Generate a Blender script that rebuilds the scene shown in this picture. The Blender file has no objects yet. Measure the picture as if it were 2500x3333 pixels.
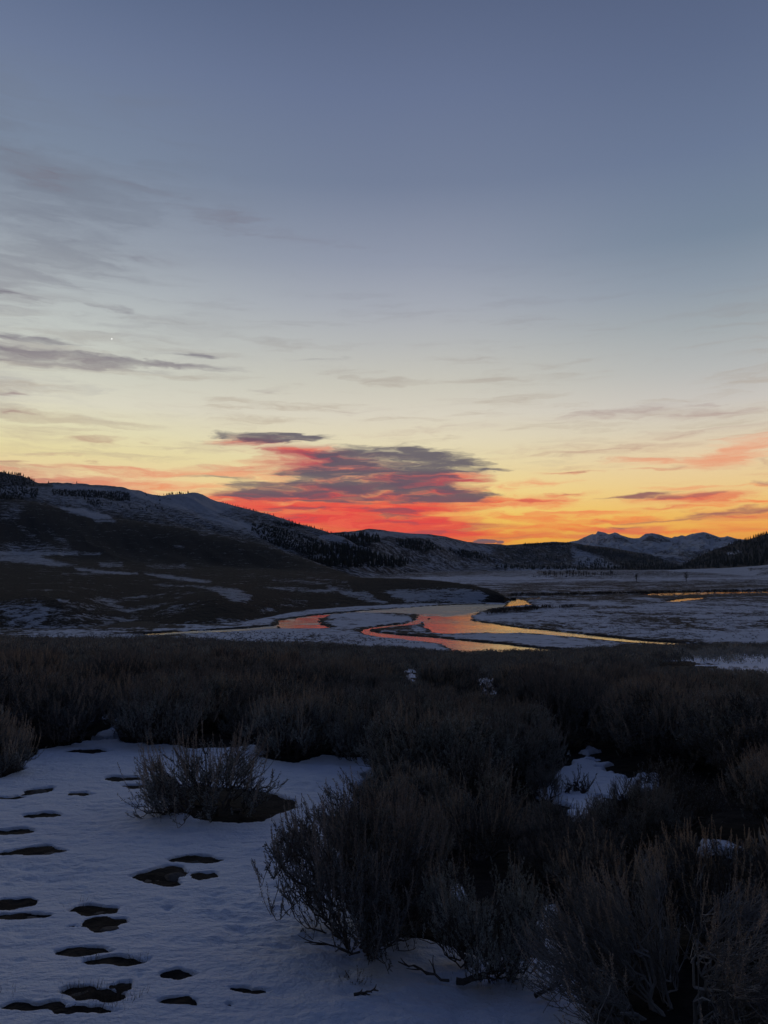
import bpy, math, random
import numpy as np

rng = np.random.default_rng(7)
random.seed(7)
scene = bpy.context.scene
COL = scene.collection
# ------------------------------------------------------------------ camera
EYE = 1.6
PITCH = math.radians(4.2)
FPX = 2407.0                      # focal length in photo pixels (26 mm equivalent)
CX, CY = 1250.0, 1666.5

def px_dir(x, y):
    """photo pixel -> (t, s): lateral slope X/Y and vertical slope Z/Y"""
    x = np.asarray(x, float); y = np.asarray(y, float)
    dx = (x - CX) / FPX; dz = (CY - y) / FPX
    Y = math.cos(PITCH) - dz * math.sin(PITCH)
    Z = math.sin(PITCH) + dz * math.cos(PITCH)
    return dx / Y, Z / Y

def to_px(X, Y, Z):
    """world -> photo pixel (for reading the survey curves onto the terrain)"""
    Zr = Z - EYE
    f = Y * math.cos(PITCH) + Zr * math.sin(PITCH)
    u = -Y * math.sin(PITCH) + Zr * math.cos(PITCH)
    f = np.maximum(f, 1e-3)
    return CX + FPX * X / f, CY - FPX * u / f

def px_azel(x, y):
    t, s = px_dir(x, y)
    return math.degrees(math.atan2(t, 1)), math.degrees(math.atan2(s, math.hypot(t, 1)))

cam_d = bpy.data.cameras.new('camera')
cam = bpy.data.objects.new('camera', cam_d); COL.objects.link(cam)
cam.location = (0, 0, EYE); cam.rotation_euler = (math.radians(90) + PITCH, 0, 0)
cam_d.sensor_fit = 'VERTICAL'; cam_d.sensor_height = 36; cam_d.lens = 26
cam_d.clip_start = 0.05; cam_d.clip_end = 90000
scene.camera = cam

# ------------------------------------------------------------------ small numpy helpers
_perm = np.random.default_rng(3).permutation(512)
_grad = np.random.default_rng(4).uniform(0, 2 * np.pi, 512)
def perlin(x, y):
    xi = np.floor(x).astype(np.int64); yi = np.floor(y).astype(np.int64)
    xf = x - xi; yf = y - yi
    u = xf * xf * xf * (xf * (xf * 6 - 15) + 10); v = yf * yf * yf * (yf * (yf * 6 - 15) + 10)
    def g(ix, iy, fx, fy):
        a = _grad[_perm[(_perm[ix & 511] + iy) & 511]]
        return np.cos(a) * fx + np.sin(a) * fy
    n00 = g(xi, yi, xf, yf); n10 = g(xi + 1, yi, xf - 1, yf)
    n01 = g(xi, yi + 1, xf, yf - 1); n11 = g(xi + 1, yi + 1, xf - 1, yf - 1)
    a = n00 + u * (n10 - n00); b = n01 + u * (n11 - n01)
    return a + v * (b - a)
def fbm(x, y, octv=4, gain=.5, lac=2.03):
    s = 0; a = 1; n = 0
    for i in range(octv):
        s = s + a * perlin(x + 17.3 * i, y - 9.1 * i); n += a
        a *= gain; x = x * lac; y = y * lac
    return s / n * 1.6
def sstep(a, b, x):
    t = np.clip((x - a) / (b - a), 0, 1); return t * t * (3 - 2 * t)

def poly_sd(px, py, poly):
    """signed distance, positive inside"""
    P = np.asarray(poly, float); n = len(P)
    d2 = np.full(px.shape, 1e18); inside = np.zeros(px.shape, bool)
    for i in range(n):
        x0, y0 = P[i]; x1, y1 = P[(i + 1) % n]
        ex, ey = x1 - x0, y1 - y0
        wx, wy = px - x0, py - y0
        k = np.clip((wx * ex + wy * ey) / max(ex * ex + ey * ey, 1e-9), 0, 1)
        d2 = np.minimum(d2, (wx - k * ex) ** 2 + (wy - k * ey) ** 2)
        c = ((y0 <= py) != (y1 <= py))
        with np.errstate(divide='ignore', invalid='ignore'):
            xi = x0 + (py - y0) * ex / (ey if ey != 0 else 1e-9)
        inside ^= c & (px < xi)
    d = np.sqrt(d2)
    return np.where(inside, d, -d)

def fast_mesh(name, verts, faces, mat=None, smooth=False, attrs=None):
    """faces: (n,k) int array, or list of such arrays"""
    me = bpy.data.meshes.new(name)
    verts = np.asarray(verts, np.float32)
    if not isinstance(faces, list): faces = [faces]
    faces = [np.asarray(f, np.int32) for f in faces if len(f)]
    me.vertices.add(len(verts)); me.vertices.foreach_set('co', verts.ravel())
    tot = sum(f.size for f in faces); nf = sum(len(f) for f in faces)
    me.loops.add(tot); me.polygons.add(nf)
    me.loops.foreach_set('vertex_index', np.concatenate([f.ravel() for f in faces]))
    st = []; o = 0
    for f in faces:
        st.append(o + np.arange(len(f)) * f.shape[1]); o += f.size
    me.polygons.foreach_set('loop_start', np.concatenate(st).astype(np.int32))
    me.polygons.foreach_set('use_smooth', np.full(nf, smooth))
    me.update(calc_edges=True)
    for k, v in (attrs or {}).items():
        a = me.attributes.new(k, 'FLOAT', 'POINT'); a.data.foreach_set('value', np.asarray(v, np.float32).ravel())
    if mat: me.materials.append(mat)
    return me

def link(name, data, parent=None, loc=None, **props):
    o = bpy.data.objects.new(name, data); COL.objects.link(o)
    if parent: o.parent = parent
    if loc is not None: o.location = loc
    for k, v in props.items(): o[k] = v
    return o

def grid_faces(nr, nc):
    i = np.arange(nr - 1)[:, None] * nc + np.arange(nc - 1)[None, :]
    i = i.ravel()
    return np.stack([i, i + 1, i + nc + 1, i + nc], 1)

def pchip(D, Z, d):
    """D,Z: (K,n) per-column knots, d: (R,n) samples -> (R,n)"""
    K = D.shape[0]
    h = np.maximum(np.diff(D, axis=0), 1e-3); m = np.diff(Z, axis=0) / h
    T = np.zeros_like(Z); T[0] = m[0]; T[-1] = m[-1]
    same = m[:-1] * m[1:] > 0
    hm = 2 * m[:-1] * m[1:] / np.where(same, m[:-1] + m[1:], 1)
    T[1:-1] = np.where(same, hm, 0)
    out = np.zeros_like(d)
    for k in range(K - 1):
        u = np.clip((d - D[k]) / h[k], 0, 1)
        h00 = 2 * u**3 - 3 * u**2 + 1; h10 = u**3 - 2 * u**2 + u
        h01 = -2 * u**3 + 3 * u**2; h11 = u**3 - u**2
        v = h00 * Z[k] + h10 * h[k] * T[k] + h01 * Z[k + 1] + h11 * h[k] * T[k + 1]
        sel = (d >= D[k]) if k > 0 else np.ones(d.shape, bool)
        out = np.where(sel, v, out)
    return out

# ------------------------------------------------------------------ shader helpers
def lin(r, g, b):
    def f(c):
        c /= 255.0
        return c / 12.92 if c <= .04045 else ((c + .055) / 1.055) ** 2.4
    return (f(r), f(g), f(b), 1)

class NT:
    def __init__(s, tree): s.t = tree
    def n(s, typ, **kw):
        o = s.t.nodes.new(typ)
        for k, v in kw.items(): setattr(o, k, v)
        return o
    def put(s, sock, v):
        if isinstance(v, bpy.types.NodeSocket): s.t.links.new(v, sock)
        elif v is not None: sock.default_value = v
    def math(s, op, a, b=None, c=None, clamp=False):
        o = s.n('ShaderNodeMath', operation=op, use_clamp=clamp)
        s.put(o.inputs[0], a); s.put(o.inputs[1], b); s.put(o.inputs[2], c)
        return o.outputs[0]
    def smooth(s, x, a, b, lo=0.0, hi=1.0):
        o = s.n('ShaderNodeMapRange', interpolation_type='SMOOTHSTEP', clamp=True)
        s.put(o.inputs['Value'], x); s.put(o.inputs['From Min'], a); s.put(o.inputs['From Max'], b)
        s.put(o.inputs['To Min'], lo); s.put(o.inputs['To Max'], hi)
        return o.outputs[0]
    def noise(s, vec, scale, detail=4, rough=.55, out=0, dist=0.0):
        o = s.n('ShaderNodeTexNoise'); s.put(o.inputs['Vector'], vec)
        o.inputs['Scale'].default_value = scale; o.inputs['Detail'].default_value = detail
        o.inputs['Roughness'].default_value = rough; o.inputs['Distortion'].default_value = dist
        return o.outputs[out]
    def mapping(s, vec, loc=(0,0,0), rot=(0,0,0), scale=(1,1,1), typ='POINT'):
        o = s.n('ShaderNodeMapping', vector_type=typ); s.put(o.inputs['Vector'], vec)
        o.inputs['Location'].default_value = loc; o.inputs['Rotation'].default_value = rot; o.inputs['Scale'].default_value = scale
        return o.outputs[0]
    def mix(s, fac, a, b):
        o = s.n('ShaderNodeMix', data_type='RGBA'); s.put(o.inputs[0], fac); s.put(o.inputs[6], a); s.put(o.inputs[7], b)
        return o.outputs[2]
    def ramp(s, fac, stops):
        o = s.n('ShaderNodeValToRGB'); s.put(o.inputs[0], fac)
        cr = o.color_ramp
        while len(cr.elements) < len(stops): cr.elements.new(.5)
        for e, (p, c) in zip(cr.elements, sorted(stops, key=lambda q: q[0])):
            e.position = p; e.color = c if len(c) == 4 else (*c, 1)
        return o.outputs[0]

def new_mat(name):
    m = bpy.data.materials.new(name); m.use_nodes = True
    nt = NT(m.node_tree); b = m.node_tree.nodes['Principled BSDF']
    return m, nt, b

# ------------------------------------------------------------------ world: clear dawn sky with lit clouds
SKY_GAIN = 1.0
def build_world():
    w = bpy.data.worlds.new('World'); scene.world = w; w.use_nodes = True
    T = w.node_tree; T.nodes.clear(); q = NT(T)
    tc = q.n('ShaderNodeTexCoord'); sep = q.n('ShaderNodeSeparateXYZ')
    T.links.new(tc.outputs['Generated'], sep.inputs[0])
    az = q.math('MULTIPLY', q.math('ARCTAN2', sep.outputs[0], sep.outputs[1]), 57.29578)
    el = q.math('MULTIPLY', q.math('ARCSINE', sep.outputs[2]), 57.29578)
    # base gradients: left, centre and right of the glow
    ys_l = [(-600,(52,66,106)),(0,(89,104,135)),(300,(107,121,150)),(600,(123,137,158)),(850,(150,159,171)),(1000,(175,182,186)),(1120,(194,199,195)),(1250,(207,208,195)),
            (1350,(222,218,198)),(1430,(230,223,184)),(1500,(234,220,166)),(1600,(243,209,160)),(1700,(246,190,120)),(1843,(236,120,74))]
    ys_r = [(-600,(48,62,100)),(0,(83,96,126)),(300,(93,107,137)),(600,(106,121,149)),(850,(120,136,156)),(1000,(142,154,168)),(1120,(162,170,175)),(1250,(184,186,185)),
            (1350,(204,199,192)),(1430,(218,207,186)),(1500,(234,211,174)),(1600,(243,209,147)),(1690,(252,196,98)),(1760,(255,170,66)),(1843,(248,120,50))]
    ys_c = [(-600,(50,64,104)),(0,(89,102,132)),(300,(103,116,146)),(600,(116,128,153)),(850,(145,153,171)),(1000,(167,172,182)),(1120,(184,186,186)),(1250,(204,201,189)),
            (1350,(220,213,196)),(1430,(230,219,188)),(1500,(236,221,174)),(1600,(250,221,142)),(1690,(255,210,98)),(1760,(255,192,66)),(1843,(250,130,40))]
    def mk(ys):
        st = []
        for y, c in ys:
            e = px_azel(CX, y)[1]
            st.append((max(0, min(1, (e + 2) / 92)), lin(*c)))
        st.append((62 / 92, lin(54, 76, 130))); st.append((1.0, lin(50, 68, 122)))
        return st
    f = q.math('DIVIDE', q.math('ADD', el, 2.0), 92.0, clamp=True)
    cl = q.ramp(f, mk(ys_l)); cc = q.ramp(f, mk(ys_c)); cr = q.ramp(f, mk(ys_r))
    base = q.mix(q.smooth(az, -27, 2), cl, cc)
    base = q.mix(q.smooth(az, 2, 27), base, cr)
    # warped coordinates in degrees
    P = q.n('ShaderNodeCombineXYZ'); q.put(P.inputs[0], az); q.put(P.inputs[1], el); P = P.outputs[0]
    wn = q.noise(q.mapping(P, scale=(.10, .55, 1)), 1.0, 4, .6, out=1)
    wv = q.n('ShaderNodeVectorMath', operation='SUBTRACT'); q.put(wv.inputs[0], wn); wv.inputs[1].default_value = (.5, .5, .5)
    wm = q.n('ShaderNodeVectorMath', operation='MULTIPLY'); q.put(wm.inputs[0], wv.outputs[0]); wm.inputs[1].default_value = (7.0, 1.1, 0)
    wa = q.n('ShaderNodeVectorMath', operation='ADD'); q.put(wa.inputs[0], P); q.put(wa.inputs[1], wm.outputs[0])
    wn2 = q.noise(q.mapping(wa.outputs[0], loc=(5, 3, 0), scale=(.42, 2.3, 1)), 1.0, 3, .55, out=1)
    wv2 = q.n('ShaderNodeVectorMath', operation='SUBTRACT'); q.put(wv2.inputs[0], wn2); wv2.inputs[1].default_value = (.5, .5, .5)
    wm2 = q.n('ShaderNodeVectorMath', operation='MULTIPLY'); q.put(wm2.inputs[0], wv2.outputs[0]); wm2.inputs[1].default_value = (4.0, .75, 0)
    wa2 = q.n('ShaderNodeVectorMath', operation='ADD'); q.put(wa2.inputs[0], wa.outputs[0]); q.put(wa2.inputs[1], wm2.outputs[0])
    PW = wa2.outputs[0]
    st1 = q.noise(q.mapping(PW, rot=(0, 0, math.radians(1.5)), scale=(.10, 1.1, 1)), 1.0, 6, .60)      # long streaks
    st2 = q.noise(q.mapping(PW, loc=(31, 7, 0), rot=(0, 0, math.radians(-2.5)), scale=(.20, 1.7, 1)), 1.0, 5, .60)   # fine streaks
    puff = q.noise(q.mapping(P, loc=(3, 9, 0), scale=(.9, 1.9, 1)), 1.0, 5, .6)
    def field(blobs, src=PW):
        cur = None
        for _i, (x, y, rx, ry, tilt, wgt) in enumerate(blobs):
            if _i and _i % 6 == 0:      # chain the lobes in short runs: a shorter shader
                o = q.n('ShaderNodeVectorMath', operation='MULTIPLY_ADD'); q.put(o.inputs[0], cur); o.inputs[1].default_value = (1e-9, 1e-9, 0); q.put(o.inputs[2], src); src = o.outputs[0]
            a0, e0 = px_azel(x, y)
            ra = abs(px_azel(x + rx, y)[0] - px_azel(x - rx, y)[0]) / 2; re = abs(px_azel(x, y + ry)[1] - px_azel(x, y - ry)[1]) / 2
            v = q.mapping(src, loc=(a0, e0, 0), rot=(0, 0, math.radians(tilt)), scale=(ra, re, 1), typ='TEXTURE')
            L = q.n('ShaderNodeVectorMath', operation='LENGTH'); q.put(L.inputs[0], v)
            o = q.math('MULTIPLY_ADD', L.outputs['Value'], -wgt, wgt)
            cur = o if cur is None else q.math('MAXIMUM', cur, o)
        return cur
    def mask(fld, n, amp, lo, hi, cap=None):
        if cap: fld = q.math('MINIMUM', fld, cap)
        return q.smooth(q.math('MULTIPLY_ADD', q.math('SUBTRACT', n, .5), amp, fld), lo, hi)
    # faint high grey veils
    veil = q.math('MULTIPLY', q.smooth(q.math('ADD', st1, q.math('MULTIPLY', q.smooth(az, -10, -30), .08)), .50, .72),
                  q.math('MULTIPLY', q.smooth(el, 4.5, 8.0), q.smooth(el, 26, 11)))
    veil = q.math('MULTIPLY', veil, .55)
    hue = q.mix(q.smooth(el, 6, 24), lin(196, 176, 150), lin(120, 124, 140))
    c = q.mix(veil, base, hue)
    big = q.noise(q.mapping(PW, loc=(11, 2, 0), rot=(0, 0, math.radians(-8)), scale=(.05, .16, 1)), 1.0, 5, .6)
    lv = q.math('MULTIPLY', q.smooth(q.math('ADD', big, q.math('MULTIPLY', st2, .35)), .58, .82), q.math('MULTIPLY', q.smooth(az, -6, -24), q.math('MULTIPLY', q.smooth(el, 9, 13), q.smooth(el, 36, 28))))
    c = q.mix(q.math('MULTIPLY', lv, .55), c, q.mix(q.smooth(el, 12, 26), lin(160, 156, 160), lin(112, 120, 136)))
    # left dark streaks
    G0 = [(330,1172,560,18,0,1.7),(180,1172,420,30,1,1.5),(640,1166,120,10,1,.8),(330,1190,300,14,-1,.9),(60,1155,220,40,-3,1.5),(190,1120,170,16,0,.75),(60,1100,120,20,-6,.8),(70,1284,90,12,2,.8),(60,1346,110,8,0,.8),
          (60,960,220,30,-6,.45),(300,1000,250,18,-3,.4),(700,700,420,40,-8,.3),(900,750,400,30,-8,.3),(120,560,250,60,-10,.45),(400,830,200,18,0,.3),
          (30,1508,110,22,-4,.9),(850,1268,70,16,0,.42),(800,1367,100,5,0,.5),(300,1434,240,12,4,.45),(310,1500,60,7,0,.7),(490,1437,90,6,0,.5),(1010,1166,110,12,0,.3),
          (2000,1345,420,26,2,.55),(2350,1340,300,26,2,.55),(1900,1465,450,34,1,.5),(2250,1410,360,24,2,.45),(1450,1400,300,20,3,.35),(2450,1500,90,16,10,.45),(1840,1520,200,8,0,.3),(2180,1520,60,12,0,.5),(1330,1330,300,12,2,.3),(2480,1570,60,12,0,.6)]
    g0 = mask(field(G0), st2, 1.5, .02, .95, .62)
    g0c = q.mix(q.smooth(el, 7, 16), lin(176, 120, 112), lin(118, 112, 124))
    c = q.mix(q.math('MULTIPLY', g0, .78), c, g0c)
    # orange / salmon veils near the horizon
    O = [(60,1560,200,40,-3,.9),(330,1560,260,22,0,.9),(760,1535,200,18,3,.9),(2440,1700,260,40,3,.9),(2380,1480,300,30,6,.8),(420,1530,420,30,-2,.8),(900,1560,300,60,3,.7),(150,1600,240,40,-4,.7),(560,1548,330,26,1,.8),(300,1580,300,40,-2,.9),(700,1580,260,30,0,.7),(650,1620,280,28,4,.7),(880,1500,200,30,6,.65),(1700,1700,300,50,3,.7),(1580,1740,260,34,0,.95),(1880,1665,230,16,0,.85),
         (2000,1690,320,14,0,.65),(2430,1450,260,34,8,.7),(2150,1500,200,14,0,.5),(1760,1570,220,18,0,.6),(1780,1620,180,14,0,.8),(2360,1640,200,14,0,.5),(2470,1720,240,30,0,.95),(1650,1590,120,16,0,.5),
         (1700,1640,280,18,0,.65),(2250,1730,280,12,0,.7),(2200,1590,200,10,0,.5)]
    o = mask(field(O), st1, 3.0, -.05, .95, .60)
    oc = q.mix(q.smooth(el, 1.5, 8.5), lin(255, 116, 58), lin(240, 158, 122))
    oc = q.mix(q.smooth(az, -14, -26), oc, lin(214, 128, 112))
    c = q.mix(q.math('MULTIPLY', o, .85), c, oc)
    thin = q.math('MULTIPLY', q.smooth(st1, .52, .66), q.smooth(el, 7.5, 4.0))
    c = q.mix(q.math('MULTIPLY', thin, .55), c, lin(255, 134, 66))
    # red underlit cloud
    R = [(820,1640,300,40,2,.8),(1080,1725,640,108,-1.5,2.8),(1300,1750,420,60,0,1.4),(1250,1640,420,60,0,1.5),(1000,1610,380,50,3,1.1),(1100,1520,330,60,-4,1.15),(1040,1482,210,38,-6,1.3),(1360,1570,230,40,0,1.3),(1490,1568,110,14,2,1.2),(1440,1604,150,22,0,1.0),
         (840,1434,170,18,1,.8),(1880,1535,150,9,1,.85),(1850,1603,150,10,1,.85),(1760,1625,110,9,0,.7),(2230,1622,240,22,2,1.0),(2140,1652,110,8,0,.75),(2400,1685,260,26,3,.9),(2060,1724,230,18,2,.9),
         (1640,1745,230,16,2,.7),(1900,1745,140,12,0,.6),(2440,1722,150,9,0,.5),(420,1600,200,20,-2,.55),(2130,1524,130,5,0,.5),(2380,1672,230,16,0,.6),(860,1660,220,60,0,1.2)]
    r = mask(field(R), st1, 1.7, -.16, 1.0, .86)
    rc = q.mix(q.smooth(el, 1.4, 3.6), lin(252, 98, 60), lin(238, 76, 68))
    rc = q.mix(q.smooth(el, 4.6, 7.2), rc, lin(188, 84, 92))
    rc = q.mix(q.math('MULTIPLY', q.smooth(st2, .50, .64), .65), rc, lin(170, 78, 88))
    rc = q.mix(q.math('MULTIPLY', q.smooth(st2, .47, .36), .5), rc, lin(255, 112, 80))
    side = q.smooth(az, 8.5, 12)
    rc = q.mix(q.math('MULTIPLY', side, .55), rc, lin(232, 112, 88))
    c = q.mix(q.math('MULTIPLY', r, q.math('SUBTRACT', 1.0, q.math('MULTIPLY', side, .18))), c, rc)
    # shaded grey body of the cloud
    G = [(1300,1498,330,56,-3,2.4),(1400,1515,200,42,-4,2.2),(1530,1530,150,13,-1,1.1),(1120,1572,400,46,3,1.7),(950,1596,330,34,4,1.3),(1400,1608,210,32,-2,1.9),(1220,1550,330,44,0,1.6),(880,1424,210,20,0,2.4),(740,1428,140,10,0,.7),(1200,1620,330,20,1,.8),
         (770,1550,100,11,0,.85),(1180,1616,240,12,2,.6),(1150,1660,200,8,0,.45),(780,1690,170,8,0,.35),(2260,1614,160,10,3,.75),(2080,1614,120,9,2,.7),(2370,1672,240,16,4,.95),(2060,1716,120,9,0,.7),(2170,1690,120,10,0,.3),(1870,1534,80,4,0,.4),(1860,1600,90,5,0,.5),(180,1590,300,36,-4,.8),(1340,1680,160,10,0,.4)]
    g = mask(field(G), st2, 2.6, -.04, .90, .76)
    gc = q.mix(q.smooth(el, 3.0, 6.5), lin(128, 82, 92), lin(94, 88, 102))
    gc = q.mix(q.math('MULTIPLY', side, .45), gc, lin(186, 110, 98))
    gc = q.mix(q.math('MULTIPLY', q.smooth(az, -14, -20), .65), gc, lin(172, 116, 112))
    c = q.mix(q.math('MULTIPLY', g, .92), c, gc)
    # small lumpy cloud just above the far ridge
    B = [(1575,1762,36,9,0,1.2),(1556,1764,30,7,0,1.0),(1600,1762,28,9,0,1.1),(1628,1765,20,8,0,.9)]
    b = q.smooth(q.math('MULTIPLY_ADD', q.math('SUBTRACT', puff, .5), 1.1, field(B, P)), .1, .4)
    c = q.mix(b, c, q.mix(q.smooth(el, 1.75, 2.15), lin(150, 98, 92), lin(112, 104, 114)))
    # the sky away from the glow is much darker
    aa = q.math('ABSOLUTE', az)
    dim = q.smooth(aa, 32, 110, 1.0, WEST)
    dim = q.math('MULTIPLY', dim, q.smooth(el, 38, 62, 1.0, ZENITH))
    dm = q.n('ShaderNodeVectorMath', operation='SCALE'); q.put(dm.inputs[0], c); q.put(dm.inputs['Scale'], dim)
    wc = q.mix(q.smooth(aa, 45, 110), dm.outputs[0], WESTCOL)
    # below the horizon: dark earth
    wc = q.mix(q.smooth(el, -.2, -3), wc, (.012, .013, .018, 1))
    # morning star
    ta, te = px_azel(364, 1103)
    ca = math.radians(te); a = math.radians(ta)
    dv = (math.cos(ca) * math.sin(a), math.cos(ca) * math.cos(a), math.sin(ca))
    ds = q.n('ShaderNodeVectorMath', operation='DISTANCE'); q.put(ds.inputs[0], tc.outputs['Generated']); ds.inputs[1].default_value = dv
    wc = q.mix(q.smooth(ds.outputs['Value'], .0011, .0006), wc, (1.1, 1.1, 1.05, 1))
    bg = q.n('ShaderNodeBackground'); q.put(bg.inputs[0], wc); bg.inputs[1].default_value = SKY_GAIN
    out = q.n('ShaderNodeOutputWorld'); T.links.new(bg.outputs[0], out.inputs[0])
    w.cycles.sampling_method = 'MANUAL'; w.cycles.sample_map_resolution = 1024
WEST = .62; ZENITH = 1.0; WESTCOL = (.029, .041, .078, 1)
build_world()

# ------------------------------------------------------------------ ground materials
SNOWC = (.80, .84, .90, 1)
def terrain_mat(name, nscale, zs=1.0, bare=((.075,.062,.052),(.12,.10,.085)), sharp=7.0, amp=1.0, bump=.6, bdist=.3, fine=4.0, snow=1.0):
    m, q, b = new_mat(name)
    geo = q.n('ShaderNodeNewGeometry'); pos = q.mapping(geo.outputs['Position'], scale=(1, 1, zs))
    at = q.n('ShaderNodeAttribute', attribute_name='cov')
    n1 = q.noise(pos, nscale, 5, .62); n2 = q.noise(pos, nscale * fine, 5, .62); n4 = q.noise(pos, nscale * fine * 3.7, 3, .6)
    n = q.math('ADD', q.math('MULTIPLY', n1, .40), q.math('MULTIPLY', n2, .34))
    n = q.math('MULTIPLY_ADD', n4, .26, n)
    n = q.math('MULTIPLY', q.math('SUBTRACT', n, .5), 7.0 * amp)
    # cover 0 -> bare everywhere, 1 -> snow everywhere
    v = q.math('ADD', q.math('MULTIPLY_ADD', at.outputs['Fac'], 2.0, -1.0), n)
    fac = q.math('MULTIPLY_ADD', v, sharp * .5, .5, clamp=True)
    n3 = q.noise(pos, nscale * 9, 3, .6)
    bc = q.mix(q.smooth(n3, .35, .65), (*bare[0], 1), (*bare[1], 1))
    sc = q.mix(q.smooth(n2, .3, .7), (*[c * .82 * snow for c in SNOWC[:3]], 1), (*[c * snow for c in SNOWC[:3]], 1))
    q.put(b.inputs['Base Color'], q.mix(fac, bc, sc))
    b.inputs['Roughness'].default_value = .9; b.inputs['Specular IOR Level'].default_value = .1
    bp = q.n('ShaderNodeBump'); bp.inputs['Strength'].default_value = bump; bp.inputs['Distance'].default_value = bdist
    hb = q.math('ADD', q.math('MULTIPLY', n2, 1.0), q.math('MULTIPLY', n3, q.math('SUBTRACT', 1.2, fac)))
    q.put(bp.inputs['Height'], hb); q.put(b.inputs['Normal'], bp.outputs[0])
    return m

def paint(px, py, base, layers, warp=1.0):
    px = px + warp * (9 * fbm(px / 34., py / 9., 3) + 4 * fbm(px / 9., py / 3., 2)); py = py + warp * (3.6 * fbm(px / 30. + 9, py / 10., 3) + 1.6 * fbm(px / 8., py / 3. + 5, 2))
    c = np.broadcast_to(base, px.shape).astype(float).copy()
    for poly, val, fe in layers:
        P = np.asarray(poly)
        fe = fe * 1.7
        sel = (px > P[:, 0].min() - fe * 2) & (px < P[:, 0].max() + fe * 2) & (py > P[:, 1].min() - fe * 2) & (py < P[:, 1].max() + fe * 2)
        if not sel.any(): continue
        a = sstep(-fe, fe, poly_sd(px[sel], py[sel], poly))
        c[sel] = c[sel] * (1 - a) + val * a
    return c

PLAIN = -14.4; WATER = -14.95
def plane_D(y, x=1250, z=PLAIN):
    s = px_dir(x, y)[1]
    return (z - EYE) / np.minimum(s, -.0015)

def survey(curves, tcols, rows, tail=None):
    """curves: list of lists (x,y,D) ordered outward -> grid X,Y,Z"""
    Ds, Zs = [], []
    for c in curves:
        c = np.array(c, float)
        t, s = px_dir(c[:, 0], c[:, 1])
        o = np.argsort(t); t = t[o]; D = c[o, 2]; Z = EYE + s[o] * D
        Ds.append(np.interp(tcols, t, D)); Zs.append(np.interp(tcols, t, Z))
    Ds = np.array(Ds); Zs = np.array(Zs)
    for k in range(1, len(Ds)): Ds[k] = np.maximum(Ds[k], Ds[k - 1] + 1.0)
    d = []
    for k in range(len(Ds) - 1):
        u = np.linspace(0, 1, rows[k], endpoint=False)[:, None]
        d.append(Ds[k] * (1 - u) + Ds[k + 1] * u)
    d.append(Ds[-1:]); d = np.concatenate(d)
    z = pchip(Ds, Zs, d)
    return tcols[None, :] * d, d, z, Ds

def make_terrain(name, X, Y, Z, cov, mat, **props):
    me = fast_mesh(name, np.stack([X, Y, Z], -1).reshape(-1, 3), grid_faces(*X.shape), mat, True, {'cov': cov})
    return link(name, me, **props)

# ================================================================== NEAR SLOPE (terrace with sagebrush)
_cx = np.array([-900, 0, 500, 900, 1200, 1500, 1800, 1950, 2100, 2500, 3400.])
_cy = np.array([2080, 2082, 2086, 2100, 2114, 2130, 2128, 2118, 2110, 2100, 2096.])
_t, _s = px_dir(_cx, _cy)
EDGE = 95.0
_slope = (.25 - (EYE + _s * EDGE - .55)) / EDGE
def slope_of(t): return np.interp(t, _t, _slope)
def ground_z(X, Y):
    X = np.asarray(X, float); Y = np.asarray(Y, float)
    t = np.clip(X / np.maximum(Y, 1.0), -.9, .9)
    z = .25 - slope_of(t) * Y
    z = z + .06 * fbm(X * .45, Y * .45, 3) * sstep(4, 14, Y) + .012 * fbm(X * 2.1, Y * 2.1, 3)
    z = z + .35 * fbm(X * .05 + 5, Y * .05, 3) * sstep(20, 60, Y) + .5 * fbm(X * .09, Y * .07, 3) * sstep(50, 85, Y)
    over = np.maximum(Y - EDGE - 5 * fbm(X * .08, Y * 0, 3), 0)
    return np.maximum(z - .30 * over - .012 * over**2 * (over < 40), -16.5)
def near_point(x, y):
    """photo pixel -> point on the near slope"""
    t, s = px_dir(x, y)
    D = (.25 - EYE) / np.minimum(s + slope_of(t), -.012)
    return t * D, D
def Wpoly(pts):
    P = np.array(pts, float); X, D = near_point(P[:, 0], P[:, 1]); return np.stack([X, D], 1)

SNOW_MAIN = [(-900,2560),(0,2545),(60,2500),(100,2455),(190,2445),(250,2430),(300,2385),(300,2345),(400,2335),(395,2400),(470,2440),(620,2445),(830,2436),(900,2470),(1000,2478),(1190,2480),
             (1185,2560),(1120,2660),(1090,2760),(1100,2900),(1180,3050),(1330,3100),(1500,3120),(1600,3165),(1700,3080),(1750,2985),(1830,2965),(1850,3080),(1900,3200),(1960,3420),(2100,4200),(-3500,4200),(-3500,2560)]
SNOW_PATCHES = [
 [(1690,2590),(1780,2535),(1840,2480),(1900,2425),(1950,2440),(1990,2510),(2040,2535),(2150,2515),(2195,2550),(2120,2590),(2010,2610),(1960,2650),(1850,2640),(1760,2620)],
 [(1440,2735),(1510,2735),(1515,2850),(1560,2950),(1560,3060),(1480,3070),(1440,2960),(1420,2850)],
 [(1300,2184),(1372,2180),(1386,2230),(1350,2262),(1306,2240)], [(1552,2208),(1630,2214),(1640,2262),(1600,2290),(1560,2262)],
 [(2090,2828),(2130,2832),(2126,2866),(2094,2862)],
 [(1830,2640),(1985,2640),(1990,2760),(1840,2760)], [(2250,2738),(2420,2745),(2440,2792),(2270,2790)],
 [(2120,2146),(2280,2132),(2560,2132),(3100,2126),(3100,2245),(2560,2240),(2430,2228),(2330,2190),(2220,2164)]]
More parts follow.
